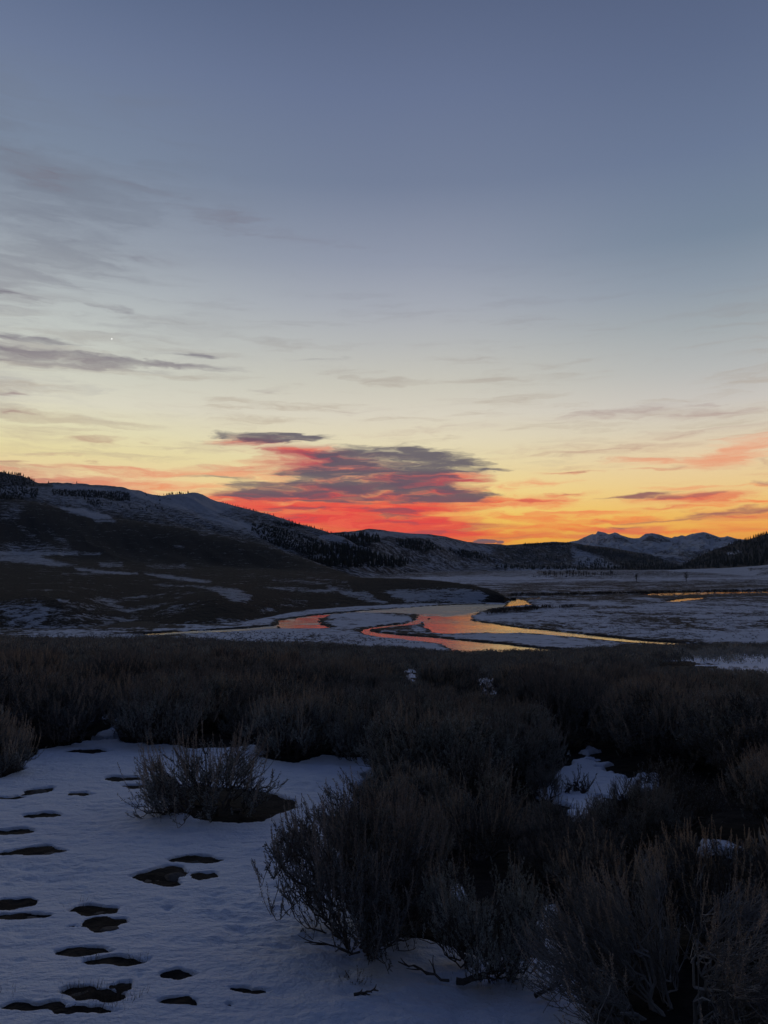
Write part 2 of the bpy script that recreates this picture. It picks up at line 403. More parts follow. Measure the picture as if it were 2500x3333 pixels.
HOLES = [(288,2462,72,12),(398,2558,55,10),(448,2580,42,8),(122,2600,38,15),(36,2624,26,6),(262,2611,26,8),(136,2684,52,11),(48,2738,60,14),(118,2806,92,20),(640,2830,82,18),
         (655,2890,34,13),(40,2982,56,22),(58,3026,68,12),(302,3008,56,21),(334,3056,60,27),(272,3148,62,14),(376,3182,70,21),(578,3225,27,12),(413,3268,16,11),(345,3304,52,22),(246,3284,30,10),(128,3338,50,16),
         (594,3318,36,9),(262,3350,26,9),(800,3276,8,4)]
HOLE_POLYS = [[(422,2893),(500,2875),(545,2858),(580,2858),(607,2880),(600,2890),(565,2897),(556,2908),(578,2922),(560,2930),(520,2920),(470,2906)],
              [(490,2590),(530,2600),(575,2622),(560,2650),(620,2675),(680,2700),(770,2706),(850,2696),(900,2676),(960,2655),(940,2630),(860,2605),(760,2590),(640,2580)],
              [(190,2420),(230,2385),(330,2345),(360,2350),(350,2385),(270,2410)],[(560,2440),(700,2400),(830,2420),(800,2450),(640,2455)],[(840,2480),(1000,2430),(1050,2470),(960,2500)],
              [(1180,2980),(1500,2980),(1500,3080),(1330,3085),(1230,3060)],[(-60,2480),(40,2500),(70,2525),(-20,2560),(-100,2540)],
              [(1920,3180),(2100,3100),(2500,3200),(2600,3500),(1960,3500)],[(1700,3060),(1740,3060),(1760,3150),(1700,3150)]]
WSNOW = [Wpoly(SNOW_MAIN)] + [Wpoly(p) for p in SNOW_PATCHES]
def near_cover(X, Y):
    """signed field in metres, >0 = snow on the ground"""
    wob = (.10 * fbm(X * 3.1, Y * 3.1, 4) + .12 * fbm(X * .9, Y * .7, 3)) * np.clip(Y / 4, .4, 6)
    f = np.full(X.shape, -9.0)
    for P in WSNOW: f = np.maximum(f, poly_sd(X, Y, P))
    f = f + np.where((Y > 25) & (X > 5), 3.6 * fbm(X * .30, Y * .20, 5) - .1, 0)
    f = f + wob - (.30 * sstep(-.1, .5, fbm(X * 2.6 + 3, Y * 2.0, 5)) + .05) * sstep(3.9, 5.2, Y) * (X > .35) * np.clip(Y / 9, .6, 4)
    return np.minimum(f, hole_field(X, Y))
def hole_field(X, Y):
    f = np.full(X.shape, 9.0); w2 = .035 * fbm(X * 6, Y * 6, 2) + .016 * fbm(X * 18, Y * 18, 3)
    for (cx, cy, rx, ry) in HOLES:
        hx, hy = near_point(cx, cy); ax = abs(near_point(cx + rx, cy)[0] - hx)
        ay = abs(near_point(cx, cy - ry)[1] - near_point(cx, cy + ry)[1]) / 2
        sel = (abs(X - hx) < ax * 3 + .3) & (abs(Y - hy) < ay * 3 + .3)
        if not sel.any(): continue
        ax *= .80; ay *= .90
        u_ = (X[sel] - hx) / ax; v_ = (Y[sel] - hy) / (ay * .74) + .25 * np.sin(u_ * 2.6 + cx)
        r = np.sqrt(np.abs(u_) ** 1.4 + v_ ** 2)
        f[sel] = np.minimum(f[sel], (r - 1) * min(ax, ay) + w2[sel] * .9)
    for p in HOLE_POLYS: f = np.minimum(f, -poly_sd(X, Y, Wpoly(p)) + w2)
    return f

def near_grid(nc, nr, tmax=1.0):
    tc = np.linspace(-tmax, tmax, nc)
    # rows evenly spaced in view angle, then a strip towards the feet
    ys = np.linspace(3420, 2150, int(nr * .8)); D = near_point(np.full_like(ys, 1250), ys)[1]
    D2 = np.geomspace(D[-1] * 1.01, 140, nr - len(ys)); D = np.concatenate([np.linspace(-1.5, D[0] * .98, 12), D, D2])
    Y = np.repeat(D[:, None], nc, 1); X = tc[None, :] * (Y + 2.2)
    return X, Y

m_soil, q, b = new_mat('soil')
geo = q.n('ShaderNodeNewGeometry')
n1 = q.noise(geo.outputs['Position'], 6, 6, .65); n2 = q.noise(geo.outputs['Position'], 38, 4, .6)
q.put(b.inputs['Base Color'], q.mix(q.smooth(n1, .35, .65), (.010, .010, .010, 1), (.034, .029, .025, 1)))
b.inputs['Roughness'].default_value = .95; b.inputs['Specular IOR Level'].default_value = .1
bp = q.n('ShaderNodeBump'); bp.inputs['Strength'].default_value = .9; bp.inputs['Distance'].default_value = .03
q.put(bp.inputs['Height'], q.math('ADD', n1, q.math('MULTIPLY', n2, .5))); q.put(b.inputs['Normal'], bp.outputs[0])

X, Y = near_grid(760, 620)
MOUND = .056
Z = ground_z(X, Y) + .012 * fbm(X * 9, Y * 9, 2) * (Y < 14) + MOUND * sstep(.085, .03, hole_field(X, Y)) * sstep(14, 9, Y)
me = fast_mesh('ground', np.stack([X, Y, Z], -1).reshape(-1, 3), grid_faces(*X.shape), m_soil, True)
link('ground', me, kind='structure')

m_snow, q, b = new_mat('snow')
geo = q.n('ShaderNodeNewGeometry'); pos = geo.outputs['Position']
n1 = q.noise(q.mapping(pos, scale=(.6, 1, 1)), 9, 5, .6); n2 = q.noise(pos, 42, 4, .65); n3 = q.noise(pos, 1.3, 3, .5)
q.put(b.inputs['Base Color'], q.mix(q.smooth(n3, .3, .7), (.74, .79, .88, 1), (.80, .84, .90, 1)))
b.inputs['Roughness'].default_value = .75; b.inputs['Specular IOR Level'].default_value = .25
bp = q.n('ShaderNodeBump'); bp.inputs['Strength'].default_value = 1.0; bp.inputs['Distance'].default_value = .045
q.put(bp.inputs['Height'], q.math('ADD', n1, q.math('MULTIPLY', n2, .30))); q.put(b.inputs['Normal'], bp.outputs[0])

X, Y = near_grid(1150, 760, .92)
cov = near_cover(X, Y)
thin_ = sstep(.35, .8, X) * sstep(4.4, 5.4, Y)
th = (.066 - .036 * thin_) + .002 * np.clip(Y - 5, 0, 20)
edge_w = .020 + .004 * Y
k = sstep(-edge_w * .3, edge_w, cov)
relief = .024 * fbm(X * .9, Y * 1.1, 3) + .017 * fbm(X * 2.6, Y * 4.6, 4) + .012 * fbm(X * 6.5, Y * 10, 3) + .006 * fbm(X * 18, Y * 26, 3)
DIMPLES = [(215,2985,40,8,.03),(690,2960,30,7,.02),(790,3070,60,14,.035),(760,3215,70,16,.03),(455,3232,20,16,.06),(545,3002,18,7,.05),(500,3100,50,12,.02),(940,3290,60,22,.05),(250,2755,70,12,.02),
           (600,2960,50,9,.025),(320,2690,50,8,.02),(420,2650,60,8,.02),(140,3030,28,7,.04),(900,3130,60,12,.02),(230,3250,60,10,.02),(60,3180,40,10,.03),(80,3100,40,9,.03),(1020,3240,50,12,.03),(700,3120,40,8,.02),
           (1010,2530,60,5,.04),(1100,2510,50,5,.05),(1050,2570,50,6,.04),(560,2780,60,9,.02),(700,2760,60,9,.02),(180,2900,60,10,.02)]
for (cx, cy, rx, ry, dp) in DIMPLES:
    hx, hy = near_point(cx, cy); ax = abs(near_point(cx + rx, cy)[0] - hx); ay = abs(near_point(cx, cy - ry)[1] - near_point(cx, cy + ry)[1]) / 2
    sel = (abs(X - hx) < ax * 3) & (abs(Y - hy) < ay * 3)
    r2 = ((X[sel] - hx) / ax) ** 2 + ((Y[sel] - hy) / ay) ** 2
    relief[sel] -= dp * .55 * np.exp(-r2 * 1.4)
lip = 0.0
relief = relief * (.25 + .75 * sstep(.02, .30, cov))
Z = ground_z(X, Y) + (-.06 + (th + .06) * k) + (relief + lip) * k
me = fast_mesh('snow_ground', np.stack([X, Y, Z], -1).reshape(-1, 3), grid_faces(*X.shape), m_snow, True)
link('snow_cover', me, kind='structure')
_snowX, _snowY = X, Y
def surf_z(x, y):
    x = np.array([float(x)]); y = np.array([float(y)])
    g = ground_z(x, y)[0]; c = near_cover(x, y)[0]
    return g + (.05 if c > .05 else 0)

# ================================================================== VALLEY FLOOR AND RIVER
RIVER = [
 [(908,2020),(1000,2006),(1062,1999),(1146,1992),(1273,1982),(1381,1974),(1480,1969),(1574,1966),(1640,1967),(1655,1960),(1664,1952),(1700,1950),(1760,1946),(1760,1948),(1700,1952),(1722,1961),(1727,1966),(1717,1970),(1655,1974),
  (1600,1980),(1560,1990),(1536,2004),(1535,2010),(1484,2004),(1423,2006),(1363,2000),(1243,1996),(1152,1995),(1074,2003),(1038,2017),(1044,2032),(1086,2044),(1038,2048),(908,2048),(902,2032)],
 [(1375,2026),(1400,2010),(1423,2004),(1484,2000),(1535,2006),(1534,2018),(1574,2027),(1700,2045),(1735,2047),(1820,2056),(1982,2074),(2103,2086),(2253,2095),(2290,2100),(2200,2103),(2163,2101),(2042,2093),(1922,2081),(1771,2066),(1693,2061),(1620,2063),(1544,2061),(1454,2063),(1411,2060),(1381,2042)],
 [(1176,2060),(1212,2057),(1303,2067),(1423,2076),(1500,2085),(1621,2095),(1741,2109),(1838,2116),(1904,2124),(2100,2140),(2100,2200),(1550,2200),(1472,2111),(1435,2096),(1363,2087),(1243,2075),(1182,2066)],
 [(1363,1999),(1432,2003),(1385,2018),(1368,2032),(1339,2036),(1262,2042),(1214,2050),(1212,2060),(1172,2060),(1178,2048),(1243,2038),(1325,2030),(1352,2018)],
 [(440,2064),(640,2053),(800,2046),(905,2036),(905,2047),(800,2055),(640,2063),(500,2070)],
 [(2075,1935),(2163,1930.5),(2300,1928),(2440,1926.5),(2900,1925),(2900,1928),(2428,1931.5),(2223,1937.5),(2151,1940),(2100,1938)],
 [(2160,1959),(2215,1949),(2290,1945),(2286,1950.5),(2211,1960)],
]
def Ppoly(pts):
    P = np.array(pts, float); t, s = px_dir(P[:, 0], P[:, 1]); D = (WATER - EYE) / np.minimum(s, -.002)
    return np.stack([t * D, D], 1)
tc = np.linspace(-1.05, 1.05, 1500)
ICE = [([(1040,2004),(1080,1990),(1270,1976),(1450,1964),(1580,1964),(1640,1964),(1640,1980),(1570,1992),(1500,2004),(1440,2007),(1380,2004),(1240,2000),(1150,2000),(1090,2006)], .85, 4), ([(900,2010),(1050,1990),(1080,2000),(1040,2020),(1060,2046),(880,2056)], .42, 5), ([(420,2070),(905,2034),(905,2050),(440,2076)], .9, 3), ([(1700,2060),(2000,2080),(2260,2098),(2200,2104),(1980,2088),(1720,2068)], .3, 3)]
inv = np.linspace(1 / 105., 1 / 1700., 330); D = np.concatenate([1 / inv, np.geomspace(1750, 9000, 50)])
Y = np.repeat(D[:, None], len(tc), 1); X = tc[None, :] * Y
rv = np.full(X.shape, -1e3)
for p in RIVER:
    P = Ppoly(p); lo, hi = P.min(0) - 60, P.max(0) + 60
    sel = (X > lo[0]) & (X < hi[0]) & (Y > lo[1]) & (Y < hi[1])
    rv[sel] = np.maximum(rv[sel], poly_sd(X[sel], Y[sel], P))
rvw = rv - .3 + (1.4 * fbm(X * .10, Y * .10, 3) + 2.0 * fbm(X * .42, Y * .30, 3)) * np.clip((Y - 90) / 260, .22, 1.5)
Z = PLAIN + .28 * fbm(X * .012, Y * .012, 4) + .10 * fbm(X * .09, Y * .09, 3)
Z = Z - .25 * sstep(-22, -4, rvw) * (rv < 0)
Z = np.where(rvw > -1.5, Z - (Z - (WATER - .7)) * sstep(-1.5, 1.5, rvw), Z)
px, py = to_px(X, Y, Z)
PL = [
 ([(-2000,1956),(4500,1956),(4500,1700),(-2000,1700)], .30, 6),
 ([(1250,1898),(1660,1900),(1760,1894),(2500,1890),(4500,1886),(4500,1700),(-2000,1700),(-2000,1898)], .50, 3),
 ([(1330,1879),(1450,1876),(1800,1876),(1800,1886),(1650,1890),(1450,1892),(1350,1890)], .85, 2), ([(1000,1850),(1500,1850),(1700,1862),(1500,1872),(1330,1878),(1000,1880)], .3, 3),
 ([(1500,1893),(1700,1891),(1900,1884),(2200,1882),(2700,1876),(2700,1882),(2200,1889),(1900,1890),(1750,1896),(1500,1899)], .82, 2),
 ([(1750,1858),(2150,1860),(2200,1868),(1750,1870)], .25, 2),
 ([(1900,1858),(2250,1862),(2700,1862),(2700,1872),(2000,1872)], .42, 2),
 ([(1650,1930),(1900,1925),(2200,1921),(2700,1918),(2700,1925),(2400,1927),(2100,1933),(1800,1940),(1650,1944)], .22, 2),
 ([(1650,1946),(2500,1940),(2700,1944),(2700,1960),(1650,1976)], .48, 4),
 ([(2100,1940),(2230,1936),(2450,1933),(2300,1945),(2180,1957)], .10, 1.5),
 ([(1560,2000),(1800,1968),(2150,1964),(2500,1955),(3500,1950),(3500,2200),(1500,2200),(1500,2060)], .63, 5),
 ([(1900,1975),(2100,1968),(2120,1976),(1950,1984)], .55, 4),
 ([(2180,2010),(2215,2006),(2212,2020),(2260,2035),(2340,2045),(2420,2052),(2400,2060),(2300,2052),(2200,2030),(2170,2018)], .22, 2),
 ([(2380,2040),(2520,2036),(2520,2046),(2400,2048)], .25, 3),
 ([(1560,1985),(1640,1978),(1900,1975),(1700,1984),(1580,1996)], .42, 3),
 ([(1500,1980),(1700,1962),(1700,1978),(1560,1990)], .5, 2),
 ([(1040,2000),(1160,1994),(1360,1999),(1350,2018),(1230,2036),(1180,2046),(1090,2044),(1044,2032)], .97, 1.5),
 ([(1250,1996),(1365,1999),(1345,2014),(1330,2002)], .1, 1.5),
 ([(1170,2046),(1240,2036),(1325,2028),(1355,2012),(1370,2018),(1345,2040),(1215,2052),(1180,2056)], .08, 1.5),
 ([(1270,2044),(1375,2036),(1420,2062),(1540,2064),(1640,2068),(1440,2072),(1300,2064)], .42, 3),
 ([(1440,2066),(1700,2062),(1950,2084),(2060,2096),(1900,2118),(1700,2098),(1500,2082)], .88, 2),
 ([(600,2062),(905,2048),(1060,2050),(1180,2066),(1330,2088),(1440,2098),(1470,2116),(1500,2200),(400,2200),(400,2070)], .80, 4),
 ([(-900,2058),(0,2056),(400,2062),(640,2056),(640,2062),(300,2074),(-900,2072)], .35, 3),
 ([(100,2070),(460,2060),(470,2072),(300,2082),(100,2080)], .85, 3),
 ([(-900,2030),(500,2030),(500,2056),(-900,2056)], .2, 4), ([(280,1940),(600,1940),(600,2046),(280,2050)], .15, 4),
]
cov = paint(px, py, .8, PL)
bankside = sstep(-3.2, -.6, rvw) * (rv > -60)
cov = cov * (1 - bankside * .85)
m_plain = terrain_mat('valley_floor', .045, fine=6.0, sharp=3.6, amp=1.9, bump=.5, bdist=.4, snow=.85, bare=((.026,.025,.026),(.050,.043,.038)))
make_terrain('valley_floor', X, Y, Z, cov, m_plain, kind='structure')

m_water, q, b = new_mat('river_water')
geo = q.n('ShaderNodeNewGeometry'); pos = geo.outputs['Position']
b.inputs['Base Color'].default_value = (.010, .013, .016, 1); b.inputs['Roughness'].default_value = .05
b.inputs['IOR'].default_value = 1.33; b.inputs['Specular IOR Level'].default_value = .5
ice = q.n('ShaderNodeAttribute', attribute_name='cov').outputs['Fac']
icn = q.noise(q.mapping(pos, scale=(.5, 1, 1)), .22, 4, .65)
ice = q.smooth(q.math('ADD', ice, q.math('MULTIPLY', q.math('SUBTRACT', icn, .5), 2.2)), .35, .75)
q.put(b.inputs['Roughness'], q.math('MULTIPLY_ADD', ice, .38, .05))
q.put(b.inputs['Base Color'], q.mix(ice, (.010, .013, .016, 1), (.16, .19, .22, 1)))
w1 = q.noise(q.mapping(pos, scale=(.55, 1, 1)), .55, 3, .55); w2 = q.noise(q.mapping(pos, scale=(.7, 1, 1)), 2.3, 2, .5); w3 = q.noise(pos, .03, 3, .5)
calm = q.smooth(w3, .42, .60)
bp = q.n('ShaderNodeBump'); q.put(bp.inputs['Strength'], q.math('MULTIPLY_ADD', calm, .6, .40)); bp.inputs['Distance'].default_value = .11
q.put(bp.inputs['Height'], q.math('ADD', w1, q.math('MULTIPLY', w2, .25))); q.put(b.inputs['Normal'], bp.outputs[0])
xs = np.linspace(-1.05, 1.05, 700); ysD = 1 / np.linspace(1 / 104., 1 / 2500., 260)
Yw = np.repeat(ysD[:, None], 700, 1); Xw = xs[None, :] * Yw
ipx, ipy = to_px(Xw, Yw, np.full_like(Xw, WATER))
me = fast_mesh('river', np.stack([Xw, Yw, np.full_like(Xw, WATER)], -1).reshape(-1, 3), grid_faces(260, 700), m_water, True, {'cov': paint(ipx, ipy, 0.0, ICE)})
link('river_water', me, kind='structure')

# ================================================================== LEFT BENCH, DARK HILL AND SNOWY RIDGE
tc = np.concatenate([np.linspace(-1.05, -.56, 120, endpoint=False), np.linspace(-.56, .30, 900)])
def withD(pts, D, Dx=None):
    P = np.array(pts, float)
    if callable(D): d = np.array([D(x, y) for x, y in P])
    elif Dx is not None: d = np.interp(P[:, 0], Dx, D)
    else: d = np.full(len(P), float(D))
    return np.column_stack([P, d])
zb = -15.4
def lowD(x, D):       # a point sunk under the plain at distance D
    return D
c0 = withD([(-1200,2070),(0,2064),(350,2066),(600,2054),(790,2045),(900,2020),(1000,2005),(1100,1991),(1200,1984),(1350,1974),(1500,1969),(1600,1968),(1640,1968),(1653,1962),(1664,1956),(1900,1950)], lambda x, y: float(plane_D(y, x, zb)))
c1 = withD([(-1200,1940),(0,1948),(60,1942),(120,1940),(200,1944),(260,1956),(330,1978),(420,1986),(500,1980),(560,1966),(620,1952),(700,1938),(780,1938),(860,1944),(930,1950),(1000,1945),(1080,1934),(1150,1930),(1220,1924),(1300,1917),(1450,1913),(1550,1920),(1600,1929),(1630,1938),(1648,1948),(1660,1957),(1900,1957)],
           [232,232,252,262,330,370,362,345,333,325], [-1200,200,430,700,1050,1300,1450,1600,1650,1900])
c2 = withD([(-1200,1876),(0,1884),(300,1888),(520,1905),(700,1896),(900,1895),(1000,1893),(1100,1886),(1170,1880),(1250,1882),(1330,1885),(1450,1892),(1530,1904),(1590,1917),(1620,1927),(1642,1940),(1655,1953),(1662,1960),(1900,1960)],
           [420,420,430,440,440,420,385,352,338,330], [-1200,0,500,900,1200,1330,1500,1600,1650,1900])
c3 = withD([(-1200,1790),(0,1800),(200,1806),(400,1816),(700,1836),(900,1852),(1050,1864),(1150,1872),(1200,1890),(1300,1905),(1500,1930),(1640,1960),(1900,1965)],
           [900,900,860,640,520,420,350], [-1200,400,900,1150,1300,1500,1650])
c4 = withD([(-1200,1520),(-300,1590),(0,1616),(100,1632),(200,1652),(300,1670),(400,1688),(530,1706),(650,1727),(750,1747),(850,1772),(950,1802),(1050,1838),(1120,1862),(1170,1882),(1250,1895),(1500,1930),(1700,1965)],
           [1500,1500,1350,1000,700,600,520,420], [-1200,0,500,1000,1150,1250,1500,1700])
c5 = c4.copy(); c5[:, 1] += 10; c5[:, 2] *= 1.12
c55 = withD([(-1200,1530),(-300,1575),(0,1590),(150,1604),(300,1614),(420,1630),(600,1652),(800,1690),(950,1740),(1050,1785),(1120,1840),(1170,1880),(1300,1890),(1500,1905),(1700,1940)], [2100,2100,2000,1500,1200,900], [-1200,0,800,1150,1300,1700])
c6 = withD([(-1200,1450),(-300,1510),(0,1543),(60,1553),(110,1568),(150,1577),(200,1581),(270,1582),(330,1585),(400,1592),(450,1602),(480,1612),(520,1616),(570,1611),(600,1606),(630,1605),(660,1612),(700,1630),(740,1643),(790,1656),(840,1668),(900,1686),(960,1702),(1020,1718),(1080,1736),(1120,1748),(1160,1770),(1200,1800),(1260,1850),(1300,1880),(1500,1890),(1700,1920)],
           [2900,2900,2600,2300,1900,1700,1200], [-1200,100,700,1000,1200,1300,1700])
c7 = c6.copy(); c7[:, 1] += 60; c7[:, 2] *= 1.25
X, Y, Z, Ds = survey([c0, c1, c2, c3, c4, c5, c55, c6, c7], tc, [70, 70, 60, 110, 14, 50, 70, 20])
rk = np.clip(Y / 900, .12, 2.6)
off = fbm(X / (90 * rk), Y / (90 * rk), 5) * 3.6 * rk
gul = np.abs(fbm((X + .5 * Y) / 150., Y / 900., 4))
amp = sstep(0, 1, (Y - Ds[0]) / 40) * sstep(0, .06, (Ds[7] * 1.0 - Y) / Ds[7] + 0.05)
slopey = sstep(700, 1000, Y)
fade_nose = sstep(.168, .10, X / Y)
Z = Z + off * .5 * amp * fade_nose - gul * 22 * slopey * amp * fade_nose * sstep(0, .25, np.abs(Y - Ds[4]) / Ds[4]) + .35 * fbm(X / 9, Y / 9, 3) * amp
sink = np.where(X / Y > .178, 1, 0)
px, py = to_px(X, Y, Z)
LL = [
 # upper snowy ridge
 ([(-1500,1400),(0,1530),(150,1560),(330,1570),(640,1590),(1200,1760),(1200,1850),(1100,1850),(980,1790),(830,1745),(700,1712),(560,1688),(430,1668),(330,1660),(200,1640),(120,1622),(0,1604),(-1500,1480)], .58, 5),
 ([(-1500,1400),(0,1530),(110,1560),(240,1578),(330,1586),(140,1584),(0,1582),(-1500,1500)], .25, 3),
 ([(170,1575),(480,1600),(640,1600),(760,1650),(700,1680),(560,1650),(420,1610),(300,1596),(180,1590)], 1.0, 4),
 ([(430,1650),(560,1668),(640,1680),(760,1700),(700,1716),(560,1692),(430,1672)], .48, 5),
 ([(820,1672),(1000,1712),(1130,1745),(1140,1800),(1060,1800),(960,1760),(840,1710),(780,1690)], .38, 6),
 ([(640,1676),(720,1682),(800,1700),(880,1740),(800,1722),(700,1700)], .95, 4),
 ([(1040,1740),(1130,1745),(1110,1765),(1040,1752)], .9, 3),
 # dark hill face
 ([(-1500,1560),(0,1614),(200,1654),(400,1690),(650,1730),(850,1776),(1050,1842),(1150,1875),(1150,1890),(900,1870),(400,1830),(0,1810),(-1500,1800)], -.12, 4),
 ([(185,1650),(280,1655),(350,1678),(370,1690),(310,1690),(240,1672)], 1.05, 3),
 ([(300,1690),(380,1692),(380,1702),(310,1700)], .6, 3),
 ([(0,1630),(90,1640),(60,1690),(0,1700)], .42, 12),
 ([(20,1680),(60,1700),(110,1740),(140,1765),(110,1765),(60,1720)], .38, 6),
 ([(150,1720),(200,1745),(250,1790),(230,1792),(180,1760)], .34, 6),
 ([(640,1720),(700,1735),(720,1750),(650,1740)], .42, 5),
 ([(560,1770),(600,1778),(600,1784),(570,1780)], .5, 3),
 ([(0,1765),(160,1770),(260,1795),(120,1800),(0,1795)], .42, 6),
 # bench
 ([(-1500,1810),(0,1808),(400,1822),(900,1862),(1150,1880),(1300,1890),(1640,1945),(1640,1985),(-1500,2090)], -.08, 3),
 ([(-900,1790),(0,1795),(180,1796),(330,1802),(330,1806),(180,1808),(0,1808),(-900,1806)], .95, 3),
 ([(0,1812),(120,1806),(180,1826),(250,1838),(200,1846),(100,1834),(0,1826)], .90, 5),
 ([(240,1846),(340,1856),(450,1864),(450,1870),(350,1868),(250,1856)], .95, 3),
 ([(200,1864),(340,1868),(340,1874),(200,1870)], .55, 3),
 ([(320,1828),(400,1832),(400,1848),(330,1846)], .55, 4),
 ([(470,1838),(600,1838),(620,1852),(480,1850)], .40, 5),
 ([(470,1864),(560,1872),(690,1892),(680,1897),(560,1886),(480,1872)], .85, 3),
 ([(500,1902),(600,1906),(600,1912),(510,1908)], .55, 3),
 ([(610,1906),(700,1908),(770,1916),(820,1940),(810,1960),(750,1955),(700,1926),(640,1914)], .86, 4),
 ([(860,1914),(940,1908),(1010,1914),(1080,1918),(1080,1930),(1000,1926),(900,1920)], .62, 4),
 ([(880,1884),(990,1886),(1080,1900),(1080,1908),(960,1896),(890,1892)], .40, 3),
 ([(1000,1875),(1130,1890),(1130,1898),(1000,1884)], .35, 3),
 ([(1060,1908),(1140,1912),(1200,1925),(1230,1950),(1260,1962),(1200,1962),(1130,1940),(1070,1922)], .78, 4),
 ([(1250,1922),(1320,1917),(1450,1915),(1560,1923),(1584,1940),(1576,1960),(1450,1964),(1330,1962),(1290,1945)], .80, 5),
 ([(1150,1860),(1330,1870),(1460,1880),(1540,1892),(1610,1908),(1680,1940),(1680,1975),(1590,1975),(1596,1938),(1560,1919),(1450,1911),(1300,1913),(1150,1925)], -.35, 3),
 ([(290,1950),(400,1942),(530,1938),(530,1946),(430,1952),(380,1965),(450,1985),(500,2010),(500,2026),(450,2020),(400,1995),(340,1965)], .50, 5),
 ([(40,1952),(120,1952),(160,1970),(160,2010),(120,2040),(0,2040),(-200,2030),(-200,1960)], .58, 8),
 ([(190,1952),(225,1952),(222,1962),(192,1960)], .8, 2),
 ([(160,1960),(330,1960),(440,2020),(440,2045),(160,2045)], .30, 8),
 ([(440,1960),(600,1960),(600,2040),(450,2040)], .27, 8),
 ([(830,1970),(1000,1960),(1000,1975),(850,1995)], .24, 5),
]
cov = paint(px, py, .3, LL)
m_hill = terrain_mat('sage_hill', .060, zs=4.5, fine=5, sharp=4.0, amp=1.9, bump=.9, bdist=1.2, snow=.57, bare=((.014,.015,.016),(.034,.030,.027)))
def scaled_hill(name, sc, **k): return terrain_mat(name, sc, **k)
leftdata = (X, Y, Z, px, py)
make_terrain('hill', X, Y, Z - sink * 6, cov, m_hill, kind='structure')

# ================================================================== MIDDLE HILLS
tc = np.linspace(-.25, .62, 820)
m0 = withD([(600,1890),(1000,1888),(1150,1882),(1250,1878),(1350,1873),(1500,1867),(1700,1861),(1900,1858),(2300,1857),(3000,1857)], lambda x, y: float(plane_D(y, x, -16)))
m1 = withD([(600,1800),(1000,1810),(1100,1820),(1200,1838),(1300,1852),(1400,1856),(1500,1858),(1600,1854),(1700,1850),(1900,1851),(2300,1853),(3000,1853)], [1500,1500,2400,3600,3800], [600,1200,1500,1800,3000])
m2 = withD([(600,1750),(1000,1760),(1130,1768),(1200,1765),(1300,1775),(1400,1790),(1480,1815),(1560,1828),(1640,1836),(1700,1835),(1800,1826),(1900,1836),(2000,1840),(2300,1848),(3000,1848)], [2300,2300,3300,4300,4400], [600,1200,1500,1800,3000])
m3 = withD([(600,1750),(1000,1750),(1100,1748),(1130,1746),(1160,1738),(1200,1728),(1240,1727),(1290,1731),(1340,1737),(1400,1739),(1440,1746),(1480,1755),(1520,1764),(1560,1769),(1610,1771),(1650,1775),(1690,1773),(1740,1769),(1800,1764),(1850,1766),(1917,1776),(1987,1784),(2065,1797),(2120,1806),(2160,1803),(2200,1806),(2240,1818),(2300,1838),(2400,1850),(3000,1850)],
           [3300,3300,4300,5600,6200], [600,1200,1500,1800,3000])
m4 = m3.copy(); m4[:, 1] += 40; m4[:, 2] *= 1.2
X, Y, Z, Ds = survey([m0, m1, m2, m3, m4], tc, [40, 80, 110, 14])
amp = sstep(0, .25, (Y - Ds[0]) / Ds[0]) * sstep(0, .12, (Ds[3] - Y) / Ds[3] + .01)
gul = np.abs(fbm((X - .35 * Y) / 330., Y / 1500., 4))
Z = Z + amp * (16 * fbm(X / 380, Y / 380, 5) - 60 * (gul - .2)) + 1.5 * fbm(X / 60, Y / 60, 3) * sstep(0, .2, (Y - Ds[0]) / Ds[0])
px, py = to_px(X, Y, Z)
MM = [
 ([(1120,1740),(1200,1728),(1300,1732),(1450,1750),(1330,1752),(1200,1745)], .8, 3),
 ([(1110,1745),(1180,1750),(1180,1775),(1100,1775)], .25, 4),
 ([(1000,1790),(1250,1800),(1400,1830),(1500,1850),(1200,1860),(1000,1880)], .42, 12),
 ([(1250,1755),(1400,1755),(1400,1795),(1290,1780)], .35, 8),
 ([(1400,1750),(1500,1765),(1560,1775),(1640,1790),(1600,1800),(1480,1790),(1400,1770)], .62, 6),
 ([(1400,1810),(1560,1832),(1700,1846),(1900,1853),(1900,1860),(1400,1866)], .45, 4), ([(1640,1846),(1900,1850),(1900,1858),(1660,1858)], .8, 3),
 ([(1600,1775),(1860,1770),(1860,1845),(1700,1845),(1620,1820)], .26, 8),
 ([(1860,1785),(1920,1790),(1960,1820),(2020,1846),(1880,1848),(1870,1820)], .62, 6),
 ([(1870,1765),(2120,1806),(2240,1850),(2030,1850),(1960,1810),(1880,1785)], .08, 4),
 ([(2120,1802),(2200,1806),(2230,1816),(2130,1812)], .7, 3),
 ([(2150,1812),(2240,1820),(2230,1832),(2160,1830)], .4, 4),
 ([(1880,1850),(2300,1850),(2300,1856),(1880,1856)], .06, 2),
]
cov = paint(px, py, .36, MM)
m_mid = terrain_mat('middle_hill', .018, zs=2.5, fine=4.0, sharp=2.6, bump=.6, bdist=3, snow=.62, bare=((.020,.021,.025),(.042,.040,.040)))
middata = (X, Y, Z, px, py)
make_terrain('hill', X, Y, Z, cov, m_mid, kind='structure')

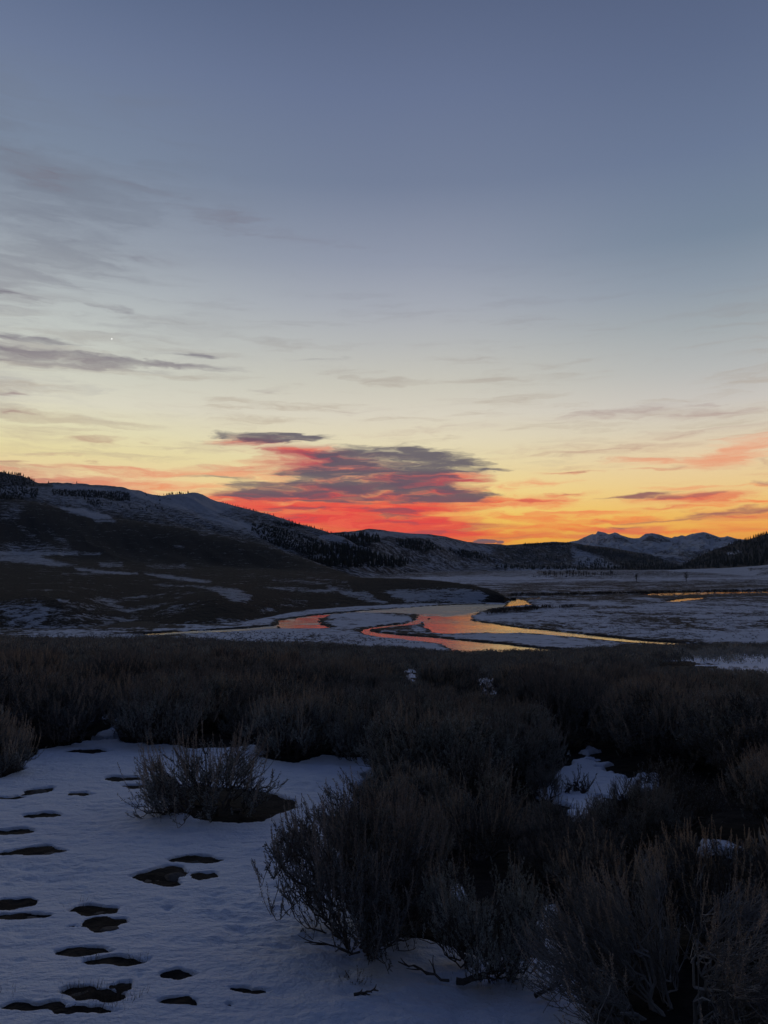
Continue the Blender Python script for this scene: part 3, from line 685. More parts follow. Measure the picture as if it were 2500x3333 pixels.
# ================================================================== FAR MOUNTAINS
tc = np.linspace(.05, .95, 1000)
f0 = withD([(1200,1850),(2000,1850),(3600,1850)], 9000)
f1 = withD([(1200,1840),(1800,1815),(1950,1800),(2050,1802),(2150,1808),(2300,1800),(2450,1805),(2700,1800),(3600,1820)], 12000)
f15 = withD([(1200,1830),(1850,1782),(1930,1766),(1990,1762),(2040,1770),(2080,1772),(2120,1760),(2180,1772),(2240,1766),(2290,1757),(2350,1770),(2430,1775),(2700,1790),(3600,1810)], 14200)
f2 = withD([(1200,1830),(1700,1790),(1800,1774),(1850,1765),(1881,1759),(1909,1747),(1928,1739),(1940,1738),(1945,1729),(1955,1731),(1968,1733),(1981,1739),(1990,1737),(2001,1733),(2010,1736),(2019,1741),(2046,1749),(2064,1751),(2081,1750),(2090,1744),(2101,1737),(2112,1736),(2120,1735),(2132,1737),(2144,1739),(2164,1747),(2187,1753),(2195,1748),(2206,1748),(2218,1744),(2230,1747),(2245,1741),(2262,1736),(2275,1735),(2289,1733),(2303,1736),(2320,1742),(2344,1751),(2355,1750),(2367,1746),(2378,1749),(2391,1753),(2430,1757),(2480,1758),(2600,1765),(2800,1755),(3000,1775),(3600,1790)], 16000)
f3 = f2.copy(); f3[:, 1] += 60; f3[:, 2] = 20000
X, Y, Z, Ds = survey([f0, f1, f15, f2, f3], tc, [30, 70, 110, 16])
amp = sstep(0, .1, (Y - Ds[0]) / Ds[0]) * (1 - .93 * sstep(.10, .0, np.abs(Ds[3] - Y) / Ds[3]))
ridge = 1 - 2 * np.abs(fbm(X / 900. + 4, Y / 1900., 5))
Z = Z + amp * (210 * (ridge - .72)) + 9 * fbm(X / 160, Y / 160, 4)
px, py = to_px(X, Y, Z)
FF = [
 ([(1600,1815),(2100,1800),(2500,1800),(2500,1860),(1600,1860)], .28, 14),
 ([(2110,1742),(2180,1758),(2160,1768),(2100,1760)], .4, 4),
 ([(1990,1742),(2060,1756),(2040,1764),(1990,1756)], .45, 4),
]
cov = paint(px, py, .74, FF)
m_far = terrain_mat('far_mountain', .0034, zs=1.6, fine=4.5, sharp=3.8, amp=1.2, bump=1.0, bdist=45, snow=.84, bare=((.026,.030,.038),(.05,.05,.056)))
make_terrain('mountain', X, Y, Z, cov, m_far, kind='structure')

# ================================================================== RIGHT FORESTED HILL
tc = np.linspace(.30, 1.05, 520)
r0 = withD([(2000,1870),(2150,1864),(2300,1866),(2400,1874),(2500,1884),(3600,1930)], lambda x, y: float(plane_D(y, x, -15.2)))
r1 = withD([(2000,1860),(2150,1856),(2250,1852),(2350,1849),(2430,1844),(2500,1838),(2700,1820),(3600,1780)], [3300,3300,2300,1700,1400], [2000,2150,2400,2500,3600])
r15 = withD([(2000,1860),(2200,1856),(2260,1846),(2350,1830),(2500,1805),(3000,1740),(3600,1690)], [3600,3400,2700,2400], [2000,2300,2600,3600])
r2 = withD([(2000,1862),(2150,1858),(2205,1849),(2222,1840),(2242,1829),(2273,1814),(2309,1796),(2352,1782),(2383,1772),(2418,1763),(2450,1753),(2477,1744),(2500,1739),(2700,1695),(3600,1600)], [4600,4600,4000,3600], [2000,2300,2600,3600])
r3 = r2.copy(); r3[:, 1] += 40; r3[:, 2] *= 1.2
X, Y, Z, Ds = survey([r0, r1, r15, r2, r3], tc, [40, 50, 90, 12])
amp = sstep(0, .2, (Y - Ds[1]) / Ds[1]) * (1 - .9 * sstep(.1, 0, np.abs(Ds[3] - Y) / Ds[3]))
Z = Z + amp * (14 * fbm(X / 300, Y / 300, 4) - 26 * (np.abs(fbm((X + .3 * Y) / 260., Y / 1200., 3)) - .2)) + .5 * fbm(X / 40, Y / 40, 3) * sstep(0, .2, (Y - Ds[0]) / Ds[0])
px, py = to_px(X, Y, Z)
t_ = X / Y
cov = np.where(Y < Ds[1], .85, -.1)
cov = paint(px, py, cov, [([(2360,1798),(2400,1790),(2420,1800),(2370,1808)], .7, 4), ([(2430,1850),(2500,1846),(2500,1852),(2440,1858)], .35, 3), ([(2470,1862),(2500,1852),(2520,1870),(2460,1878)], .5, 3)])
rdata = (X, Y, Z, px, py, Ds)
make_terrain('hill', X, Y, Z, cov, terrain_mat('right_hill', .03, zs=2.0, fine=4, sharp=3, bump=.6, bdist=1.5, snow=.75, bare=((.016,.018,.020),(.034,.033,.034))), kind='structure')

# ================================================================== TREES
def plain_mat(name, col, rough=.9, col2=None, nscale=20.0, vary=False):
    m, q, b = new_mat(name)
    if vary:
        oi = q.n('ShaderNodeObjectInfo'); at = q.n('ShaderNodeAttribute', attribute_name='tone')
        rn = q.math('FRACT', q.math('ADD', oi.outputs['Random'], at.outputs['Fac']))
        tc_ = q.n('ShaderNodeTexCoord'); n = q.noise(tc_.outputs['Object'], nscale, 3, .6)
        c0_ = q.mix(q.smooth(n, .32, .68), (*col, 1), (*col2, 1))
        hs = q.n('ShaderNodeHueSaturation'); q.put(hs.inputs['Color'], c0_); q.put(hs.inputs['Value'], q.math('MULTIPLY_ADD', rn, .75, .62)); q.put(hs.inputs['Saturation'], q.math('MULTIPLY_ADD', rn, .5, .5))
        q.put(b.inputs['Base Color'], hs.outputs[0])
    elif col2:
        geo = q.n('ShaderNodeNewGeometry'); tc_ = q.n('ShaderNodeTexCoord')
        n = q.noise(tc_.outputs['Object'], nscale, 3, .6)
        q.put(b.inputs['Base Color'], q.mix(q.smooth(n, .32, .68), (*col, 1), (*col2, 1)))
    else: b.inputs['Base Color'].default_value = (*col, 1)
    b.inputs['Roughness'].default_value = rough; b.inputs['Specular IOR Level'].default_value = .15
    return m
m_conifer = plain_mat('conifer_needles', (.030, .038, .034), col2=(.055, .062, .052), nscale=.8)
m_wood = plain_mat('sage_wood', (.07, .060, .052), col2=(.13, .115, .10), nscale=30)
m_bark = plain_mat('cottonwood_bark', (.060, .054, .050), col2=(.09, .08, .072), nscale=3)

def conifer_geo(r, h, w, tiers, sides=6):
    V = []; F = []
    for k in range(tiers):
        z0 = h * (.10 + .80 * k / tiers); z1 = min(h, z0 + h * 1.5 / tiers); rad = w * (1 - k / tiers) * r.uniform(.8, 1.15)
        b0 = len(V); ph = r.uniform(0, 6.28)
        for i in range(sides):
            a = ph + i / sides * 6.283; rr = rad * r.uniform(.6, 1.2)
            V.append((rr * math.cos(a), rr * math.sin(a), z0 + r.uniform(-.03, .03) * h))
        V.append((r.uniform(-.04, .04) * w, r.uniform(-.04, .04) * w, z1))
        for i in range(sides): F.append((b0 + i, b0 + (i + 1) % sides, b0 + sides))
    b0 = len(V)
    for a in (0, 2.1, 4.2): V.append((.04 * w * math.cos(a) * 2, .04 * w * math.sin(a) * 2, -.06 * h))
    V.append((0, 0, h * .3))
    for i in range(3): F.append((b0 + i, b0 + (i + 1) % 3, b0 + 3))
    return np.array(V, float), np.array(F, int)
conif = [conifer_geo(rng, 1.0, rng.uniform(.16, .24), 5) for _ in range(6)]
conif_me = [fast_mesh('conifer', v, f, m_conifer) for v, f in conif]

def pick(data, poly, n, jitter=1.0):
    X, Y, Z, px, py = data[:5]
    sel = np.argwhere(poly_sd(px, py, poly) > 0)
    # keep only ground seen from the front: screen height must rise with distance
    sel = sel[(sel[:, 0] > 0)]
    if len(sel) == 0: return []
    # weight by screen footprint
    w = np.maximum(py[sel[:, 0] - 1, sel[:, 1]] - py[sel[:, 0], sel[:, 1]], 0.0) + 1e-6
    w = w / w.sum()
    i = sel[rng.choice(len(sel), size=min(n, len(sel)), replace=False, p=w)] if n < len(sel) * .5 else sel
    return [(X[a, b_] + rng.uniform(-3, 3), Y[a, b_] + rng.uniform(-3, 3), Z[a, b_]) for a, b_ in i]

def forest(name, label, spots, hr, fat=1.0):
    VV, FF_ = [], []; n = 0
    for (x, y, z) in spots:
        v, f = conif[rng.integers(6)]; h = rng.uniform(*hr)
        VV.append(v * (h * fat * rng.uniform(.9, 1.6), h * fat * rng.uniform(.9, 1.6), h) + (x, y, z)); FF_.append(f + n); n += len(v)
    me = fast_mesh(name, np.concatenate(VV), np.concatenate(FF_), m_conifer)
    return link(name, me, kind='stuff', label=label, category='forest')

sp = []
for poly, n in [([(-300,1500),(0,1538),(60,1548),(110,1568),(110,1582),(0,1584),(-300,1560)], 420),
                ([(-200,1580),(0,1584),(90,1584),(96,1600),(70,1625),(30,1628),(-200,1600)], 420),
                ([(100,1590),(125,1590),(122,1618),(100,1622)], 60),
                ([(169,1594),(230,1598),(290,1596),(333,1602),(333,1622),(270,1620),(169,1610)], 330),
                ([(333,1602),(380,1600),(420,1606),(422,1632),(360,1632),(335,1620)], 260),
                ([(270,1622),(330,1630),(340,1648),(300,1650)], 45),
                ([(350,1635),(520,1640),(640,1670),(600,1680),(400,1655)], 22),
                ([(814,1705),(880,1712),(960,1735),(1050,1765),(1060,1800),(1010,1812),(940,1790),(870,1765),(820,1730)], 620),
                ([(880,1700),(960,1706),(990,1716),(930,1716)], 90),
                ([(440,1600),(480,1606),(560,1625),(540,1635),(460,1618)], 14)]:
    sp += pick(leftdata, poly, n)
forest('forest', 'dark conifer stands on the snowy ridge at left', sp, (3.8, 7.5), 1.5)
sp = []
for poly, n in [([(1110,1745),(1180,1740),(1230,1745),(1240,1765),(1150,1790),(1100,1780)], 260), ([(1290,1760),(1400,1765),(1440,1790),(1380,1800),(1300,1780)], 240),
                ([(1000,1790),(1100,1780),(1200,1800),(1350,1830),(1300,1850),(1100,1850),(1000,1840)], 500), ([(1460,1790),(1560,1800),(1600,1825),(1500,1815)], 150),
                ([(1620,1780),(1850,1774),(1870,1840),(1720,1843),(1640,1815)], 130), ([(1880,1772),(2120,1808),(2240,1850),(2030,1848),(1960,1810),(1880,1785)], 620),
                ([(1880,1820),(1960,1820),(2000,1846),(1880,1848)], 120), ([(1700,1772),(1860,1768),(1860,1774),(1700,1778)], 160), ([(1600,1846),(2300,1849),(2300,1856),(1700,1855)], 500)]:
    sp += pick(middata, poly, n)
forest('forest', 'dark conifer woods on the middle hills below the snowy peaks', sp, (9, 18))
sp = pick(rdata, [(2150,1858),(2222,1838),(2309,1794),(2418,1761),(2500,1736),(2900,1640),(3600,1580),(3600,1790),(2700,1825),(2500,1840),(2350,1850)], 5200)
sp = [p for p in sp if True]
forest('forest', 'dense dark conifer forest covering the hill at the right edge', sp, (11, 22))

# single conifers against the sky on the left ridge
def ridge_spot(data, x, col_dy=0):
    X, Y, Z, px, py = data[:5]
    c = np.argmin(np.abs(px[px.shape[0] // 2] - x)); r = np.argmin(py[:, c])
    return X[r, c], Y[r, c], Z[r, c]
def stand_conifers(xs, label, group, hr, data=leftdata):
    for x in xs:
        p = ridge_spot(data, x); h = rng.uniform(*hr)
        o = link('conifer_tree', conif_me[rng.integers(6)], label=label, category='tree', group=group)
        o.location = (p[0], p[1] - 2, p[2] - .6); w_ = h * rng.uniform(.9, 1.4); o.scale = (w_, w_, h); o.rotation_euler[2] = rng.uniform(0, 6)
stand_conifers(np.concatenate([rng.uniform(530, 612, 26)]), 'small dark conifer in the row beside the rounded snowy knob on the left ridge', 'conifers beside the snowy knob', (6, 12))
stand_conifers(np.concatenate([rng.uniform(2, 115, 40)]), 'dark conifer on the highest crest at the left edge of the ridge', 'conifers on the highest left crest', (7, 14))
stand_conifers(np.concatenate([rng.uniform(716, 900, 34), rng.uniform(900, 1120, 46)]), 'tiny dark conifer on the long crest descending right toward the red cloud', 'conifers along the descending crest', (4, 9))
stand_conifers([152, 245], 'lone small conifer on the smooth snowy left crest', 'lone conifers on the smooth crest', (9, 13))
stand_conifers(np.sort(rng.uniform(2380, 2500, 34)), 'conifer silhouetted on the crest of the dark hill at the right edge', 'conifers on the right hill crest', (12, 22), rdata)

# bare cottonwoods on the valley floor
def tubes(paths, radii, sides=4):
    """paths (N,K,3), radii (N,K) -> verts, quads"""
    N, K, _ = paths.shape
    tan = np.gradient(paths, axis=1); tan /= np.linalg.norm(tan, axis=2, keepdims=True) + 1e-9
    ref = np.where(np.abs(tan[..., 2:3]) > .9, np.array([1., 0, 0]), np.array([0, 0, 1.]))
    u = np.cross(tan, ref); u /= np.linalg.norm(u, axis=2, keepdims=True) + 1e-9; v = np.cross(tan, u)
    a = np.arange(sides) / sides * 2 * np.pi
    ring = u[:, :, None, :] * np.cos(a)[None, None, :, None] + v[:, :, None, :] * np.sin(a)[None, None, :, None]
    V = (paths[:, :, None, :] + ring * radii[:, :, None, None]).reshape(-1, 3)
    base = (np.arange(N)[:, None, None] * K + np.arange(K - 1)[None, :, None]) * sides
    i = np.arange(sides)[None, None, :]; j = (i + 1) % sides
    F = np.stack([base + i, base + j, base + sides + j, base + sides + i], -1).reshape(-1, 4)
    return V, F
def bezier(p0, p1, p2, K):
    u = np.linspace(0, 1, K)[None, :, None]
    return (1 - u) ** 2 * p0[:, None] + 2 * u * (1 - u) * p1[:, None] + u * u * p2[:, None]
def cottonwood(r, H):
    K = 7; u = np.linspace(0, 1, K)
    trunk = np.stack([.04 * H * np.cumsum(r.normal(0, .35, K)), .04 * H * np.cumsum(r.normal(0, .35, K)), u * H * .8], 1)[None]
    tr = (.035 * H * (1 - .75 * u))[None]
    n = 26; h0 = r.uniform(.2, .75, n); st = np.stack([np.interp(h0, u * .8, trunk[0, :, i]) for i in range(3)], 1)
    a = r.uniform(0, 6.28, n); L = H * r.uniform(.14, .34, n) * (1.15 - h0)
    end = st + np.stack([np.cos(a) * L, np.sin(a) * L, L * r.uniform(.5, 1.6, n)], 1); mid = (st + end) / 2 + r.normal(0, .03 * H, (n, 3))
    b1 = bezier(st, mid, end, 5); r1 = np.linspace(.012 * H, .004 * H, 5)[None].repeat(n, 0)
    m = 260; k = r.integers(0, n, m); uu = r.integers(1, 5, m); s2 = b1[k, uu]
    a = r.uniform(0, 6.28, m); L = H * r.uniform(.04, .12, m)
    e2 = s2 + np.stack([np.cos(a) * L, np.sin(a) * L, L * r.uniform(.2, 1.6, m)], 1)
    b2 = bezier(s2, (s2 + e2) / 2 + r.normal(0, .008 * H, (m, 3)), e2, 3); r2 = np.linspace(.0045 * H, .002 * H, 3)[None].repeat(m, 0)
    tv, tf = tubes(trunk, tr, 6); v1, f1 = tubes(b1, r1, 4); v2, f2 = tubes(b2, r2, 3)
    return (fast_mesh('trunk', tv, tf, m_bark), fast_mesh('crown', np.concatenate([v1, v2]), np.concatenate([f1, f2 + len(v1)]), m_bark))
cw = [cottonwood(rng, 1.0) for _ in range(4)]
def put_cottonwood(x, ybase, ytop, label, group=None):
    D = float(plane_D(ybase, x)); t = float(px_dir(x, ybase)[0]); h = (ybase - ytop) / FPX * D
    k = rng.integers(4)
    e = link('cottonwood_tree', None, loc=(t * D, D, PLAIN - .3), label=label, category='tree')
    if group: e['group'] = group
    e.scale = (h, h, h); e.rotation_euler[2] = rng.uniform(0, 6.28)
    link('trunk', cw[k][0], e); link('crown', cw[k][1], e)
put_cottonwood(2073, 1894, 1864, 'lone bare cottonwood on the open snowy flats, left of the two isolated ones')
put_cottonwood(2234, 1893, 1856, 'taller lone bare cottonwood on the open snowy flats, right of the two isolated ones')
for x in [1771, 1778, 1786, 1792, 1802, 1812, 1822, 1829, 1846, 1854, 1862, 1869, 1876, 1885, 1893, 1901, 1909, 1918, 1929, 1939, 1957, 1964, 1972, 1980, 1988, 1994]:
    yb = 1876 + rng.uniform(-1.5, 1)
    put_cottonwood(x + rng.uniform(-2, 2), yb, yb - rng.uniform(13, 24), 'bare cottonwood in the loose row across the far valley floor', 'cottonwoods in the row across the valley floor')

# willow thickets far out on the flats
def low_brush(name, label, n, areas, hgt, seed, mat):
    r = np.random.default_rng(seed); C = []
    for poly, k in areas:
        P = np.array(poly, float); got = 0
        while got < k:
            x = r.uniform(P[:, 0].min(), P[:, 0].max(), k); y = r.uniform(P[:, 1].min(), P[:, 1].max(), k)
            ok = poly_sd(x, y, poly) > 0; x = x[ok]; y = y[ok]
            t, s = px_dir(x, y); D = (PLAIN - EYE) / s
            C.append(np.stack([t * D, D, np.full_like(D, PLAIN)], 1)); got += len(x)
    C = np.concatenate(C)
    B = 12
    base = np.repeat(C, B, 0); m = len(base); H = hgt * r.uniform(.5, 1.2, m)
    base = base + np.stack([r.normal(0, .5, m) * hgt, r.normal(0, .5, m) * hgt, np.zeros(m)], 1)
    a = r.uniform(0, 6.28, m); ln = r.uniform(0, .5, m)
    tip = base + np.stack([np.cos(a) * ln * H, np.sin(a) * ln * H, H], 1)
    wd = np.stack([np.cos(a + 1.57), np.sin(a + 1.57), 0 * a], 1) * (hgt * .10)
    midp = base * .4 + tip * .6
    V = np.stack([base, midp - wd, tip, midp + wd], 1).reshape(-1, 3); F = np.arange(len(V)).reshape(-1, 4)
    return link(name, fast_mesh(name, V, F, mat), kind='stuff', label=label, category='shrubs')
m_willow = plain_mat('willow_twigs', (.085, .075, .066))
low_brush('willow_thicket', 'dark willow thickets across the far valley floor', 0,
          [([(1980,1858),(2300,1859),(2300,1871),(1980,1873)], 200), ([(1740,1868),(2010,1868),(2030,1880),(1720,1880)], 90),
           ([(1575,1990),(1700,1980),(1900,1976),(1760,1984),(1590,2000)], 70), ([(1660,1935),(2500,1921),(2500,1926),(1660,1942)], 260)], 1.3, 5, m_willow)
low_brush('willow_thicket', 'scattered grey scrub on the snowy river flats', 0,
          [([(1620,1990),(2500,1962),(2500,2080),(2250,2088),(1900,2060)], 420), ([(640,2062),(900,2054),(1180,2070),(1400,2095),(600,2095)], 420), ([(60,2066),(520,2060),(520,2085),(60,2082)], 160), ([(1500,1980),(1640,1978),(1560,1996)], 40)], .26, 6, m_willow)

# ================================================================== SAGEBRUSH
m_leaf = plain_mat('sage_leaves', (.225, .225, .195), col2=(.37, .365, .31), nscale=9, vary=True)
m_stalk = plain_mat('sage_flower_stalks', (.32, .24, .165), col2=(.52, .39, .26), nscale=7, vary=True)
m_leafd = plain_mat('rabbitbrush_stems', (.22, .20, .175), col2=(.38, .35, .30), nscale=9, vary=True)

def blades(base, direc, length, width, r):
    n = len(base)
    d = direc / (np.linalg.norm(direc, axis=1, keepdims=True) + 1e-9)
    s = np.cross(d, r.normal(0, 1, (n, 3))); s /= np.linalg.norm(s, axis=1, keepdims=True) + 1e-9
    tip = base + d * length[:, None]; mid = base + d * (length * .55)[:, None]
    w = s * (width * .5)[:, None]
    return np.stack([base, mid - w, tip, mid + w], 1).reshape(-1, 3), np.arange(4 * n).reshape(-1, 4)

def make_bush(seed, H=.62, R=.46, shoots=230, twigs=3, leaf=18, stalks=170, stalk_len=(.10, .22), leafy=1.0, flop=.0, woodmat=None, lsize=1.0, low=.0):
    r = np.random.default_rng(seed)
    # gnarled limbs from one root crown, forking twice
    M = 9; KL = 9
    a = np.arange(M) / M * 6.283 + r.normal(0, .35, M); rad = R * r.uniform(.20, .66, M)
    p0 = np.stack([np.cos(a) * .03, np.sin(a) * .03, np.full(M, -.06)], 1)
    p2 = np.stack([np.cos(a) * rad, np.sin(a) * rad, H * (1 - .6 * (rad / R) ** 2) * r.uniform(.40, .66, M)], 1)
    p1 = (p0 + p2) / 2 + np.stack([np.cos(a) * .09, np.sin(a) * .09, r.uniform(-.10, .0, M)], 1)
    L = bezier(p0, p1, p2, KL); L[:, 1:-1] += r.normal(0, .020, (M, KL - 2, 3))
    W = [tubes(L, np.linspace(.017, .006, KL)[None].repeat(M, 0) * r.uniform(.7, 1.3, (M, 1)), 6)]
    Q = M * 7; k = np.repeat(np.arange(M), 7); s1 = L[k, r.integers(3, KL, Q)]
    a1 = a[k] + r.normal(0, .75, Q); l1 = R * r.uniform(.20, .55, Q)
    e1 = s1 + np.stack([np.cos(a1) * l1 * .85, np.sin(a1) * l1 * .85, l1 * r.uniform(.05, 1.1, Q)], 1)
    B1 = bezier(s1, (s1 + e1) / 2 + r.normal(0, .03, (Q, 3)) + (0, 0, -.03), e1, 6); B1[:, 1:-1] += r.normal(0, .010, (Q, 4, 3))
    W.append(tubes(B1, np.linspace(.0060, .0030, 6)[None].repeat(Q, 0), 4))
    # leafy shoots in separate tufts, fanning outward from each fork
    N = shoots; k = r.integers(0, Q, N); s = B1[k, r.integers(2, 6, N)]
    od = s.copy(); od[:, 2] = od[:, 2] * .6 + .10; od /= np.linalg.norm(od, axis=1, keepdims=True) + 1e-6
    dr = od * (.75 + flop) + r.normal(0, .38, (N, 3)) + (0, 0, .75 - .5 * flop)
    dr /= np.linalg.norm(dr, axis=1, keepdims=True); ls = H * r.uniform(.14, .42, N)
    e = s + dr * ls[:, None]
    lim = H * 1.02 * (1 - .50 * np.clip(np.hypot(e[:, 0], e[:, 1]) / R, 0, 1.1) ** 2); e[:, 2] = np.clip(e[:, 2], .03, lim)
    lowsel = r.uniform(0, 1, N) < low * .5; e[:, 2] = np.where(lowsel, e[:, 2] * r.uniform(.3, .6, N), e[:, 2])
    hy = np.maximum(np.hypot(e[:, 0], e[:, 1]), 1e-6); sc_ = np.minimum(1, R * 1.12 / hy); e[:, :2] *= sc_[:, None]
    c = (s + e) / 2 + np.stack([dr[:, 0], dr[:, 1], 0 * ls], 1) * (ls * .18)[:, None] - np.stack([0 * ls, 0 * ls, ls * .12], 1)
    KS = 7; S = bezier(s, c, e, KS); S[:, 1:-1] += r.normal(0, .005, (N, KS - 2, 3))
    W.append(tubes(S, np.linspace(.0034, .0014, KS)[None].repeat(N, 0), 3))
    # twigs
    T = N * twigs; k = np.repeat(np.arange(N), twigs); ui = r.integers(2, KS, T); s2 = S[k, ui]
    a2 = r.uniform(0, 6.283, T); out = s2[:, :2] / (np.linalg.norm(s2[:, :2], axis=1, keepdims=True) + 1e-6)
    ln = r.uniform(.05, .13, T)
    dxy = np.stack([np.cos(a2), np.sin(a2)], 1) * .5 + out * (.25 + flop)
    e2 = s2 + np.stack([dxy[:, 0] * ln, dxy[:, 1] * ln, ln * r.uniform(.6, 1.0, T)], 1)
    c2 = s2 * .5 + e2 * .5 + np.stack([dxy[:, 0], dxy[:, 1], 0 * ln], 1) * (ln * .22)[:, None]
    TW = bezier(s2, c2, e2, 4)
    W.append(tubes(TW, np.linspace(.0020, .0010, 4)[None].repeat(T, 0), 3))
    V = []; F = []; n = 0
    for v, f in W: V.append(v); F.append(f + n); n += len(v)
    wood = fast_mesh('branches', np.concatenate(V), np.concatenate(F), woodmat or m_wood)
    # leaves
    LV = []; LF = []; n = 0
    nl = int(T * leaf * leafy)
    if nl:
        k = r.integers(0, T, nl); u = r.uniform(.05, 1.05, nl)[:, None]
        pos = (1 - u) ** 2 * s2[k] + 2 * u * (1 - u) * c2[k] + u * u * e2[k]
        d = (e2[k] - s2[k]) / ln[k][:, None] + r.normal(0, .55, (nl, 3)); ll = r.uniform(.012, .027, nl) * lsize
        v, f = blades(pos, d, ll, r.uniform(.0036, .0068, nl) * lsize, r); LV.append(v); LF.append(f)
    leaves = fast_mesh('leaves', np.concatenate(LV), np.concatenate(LF), m_leaf) if nl else None
    # flower stalks with seed clusters
    st = None
    if stalks:
        k = r.integers(0, N, stalks); b0 = S[k, -1]; hl = r.uniform(*stalk_len, stalks)
        out = b0[:, :2] * .35; e = b0 + np.stack([out[:, 0] * hl * 2.0 + r.normal(0, .02, stalks), out[:, 1] * hl * 2.0 + r.normal(0, .02, stalks), hl], 1)
        c = b0 + np.stack([out[:, 0] * hl * 1.6, out[:, 1] * hl * 1.6, hl * .45], 1)
        SK = bezier(b0, c, e, 5); v0, f0 = tubes(SK, np.linspace(.0018, .0009, 5)[None].repeat(stalks, 0), 3)
        ns = 74; kk = np.repeat(np.arange(stalks), ns); u = r.uniform(.22, 1.0, len(kk))[:, None]
        pos = (1 - u) ** 2 * b0[kk] + 2 * u * (1 - u) * c[kk] + u * u * e[kk]
        wd = (.015 * (1.12 - u[:, 0]))[:, None]
        pos = pos + r.normal(0, 1, pos.shape) * wd * (.6, .6, .4)
        d = r.normal(0, .5, pos.shape) + (0, 0, .8)
        v1, f1 = blades(pos, d, r.uniform(.005, .010, len(pos)), r.uniform(.003, .0055, len(pos)), r)
        st = fast_mesh('flower_stalks', np.concatenate([v0, v1]), np.concatenate([f0, f1 + len(v0)]), m_stalk)
    return wood, leaves, st

VAR = {
 'tall_a': make_bush(11, H=.66, R=.54, shoots=470, stalks=300, low=.30, leaf=22),
 'tall_b': make_bush(12, H=.60, R=.48, shoots=380, stalks=200, low=.12, stalk_len=(.10, .22), leaf=22),
 'tall_c': make_bush(13, H=.70, R=.52, shoots=360, stalks=150, stalk_len=(.08, .18), leaf=22),
 'leafy': make_bush(14, H=.62, R=.52, shoots=400, stalks=50, leaf=26),
 'open': make_bush(15, H=.52, R=.50, shoots=260, stalks=150, leaf=20, stalk_len=(.16, .28), flop=.3, low=.35),
 'twiggy': make_bush(16, H=.50, R=.44, shoots=260, stalks=0, leaf=5, leafy=.6),
 'rabbit': make_bush(17, H=.62, R=.62, shoots=620, twigs=4, stalks=240, leaf=8, stalk_len=(.10, .2), flop=.8, low=.4, woodmat=m_leafd, lsize=.8),
 'sprig': make_bush(18, H=.16, R=.13, shoots=16, twigs=3, stalks=0, leaf=14),
}
def put_bush(kind, x, y, scale, label, group=None, rot=None, sz=None, name='sagebrush', cat='bush', tilt=(0, 0)):
    w, l, s = VAR[kind]
    e = link(name, None, loc=(x, y, float(ground_z(np.array([x]), np.array([y]))[0]) + .01), label=label, category=cat)
    if group: e['group'] = group
    e.scale = (scale, scale, scale * (sz or 1)); e.rotation_euler = (tilt[0], tilt[1], rng.uniform(0, 6.283) if rot is None else rot)
    link('branches', w, e)
    if l: link('leaves', l, e)
    if s: link('flower_stalks', s, e)
    return e

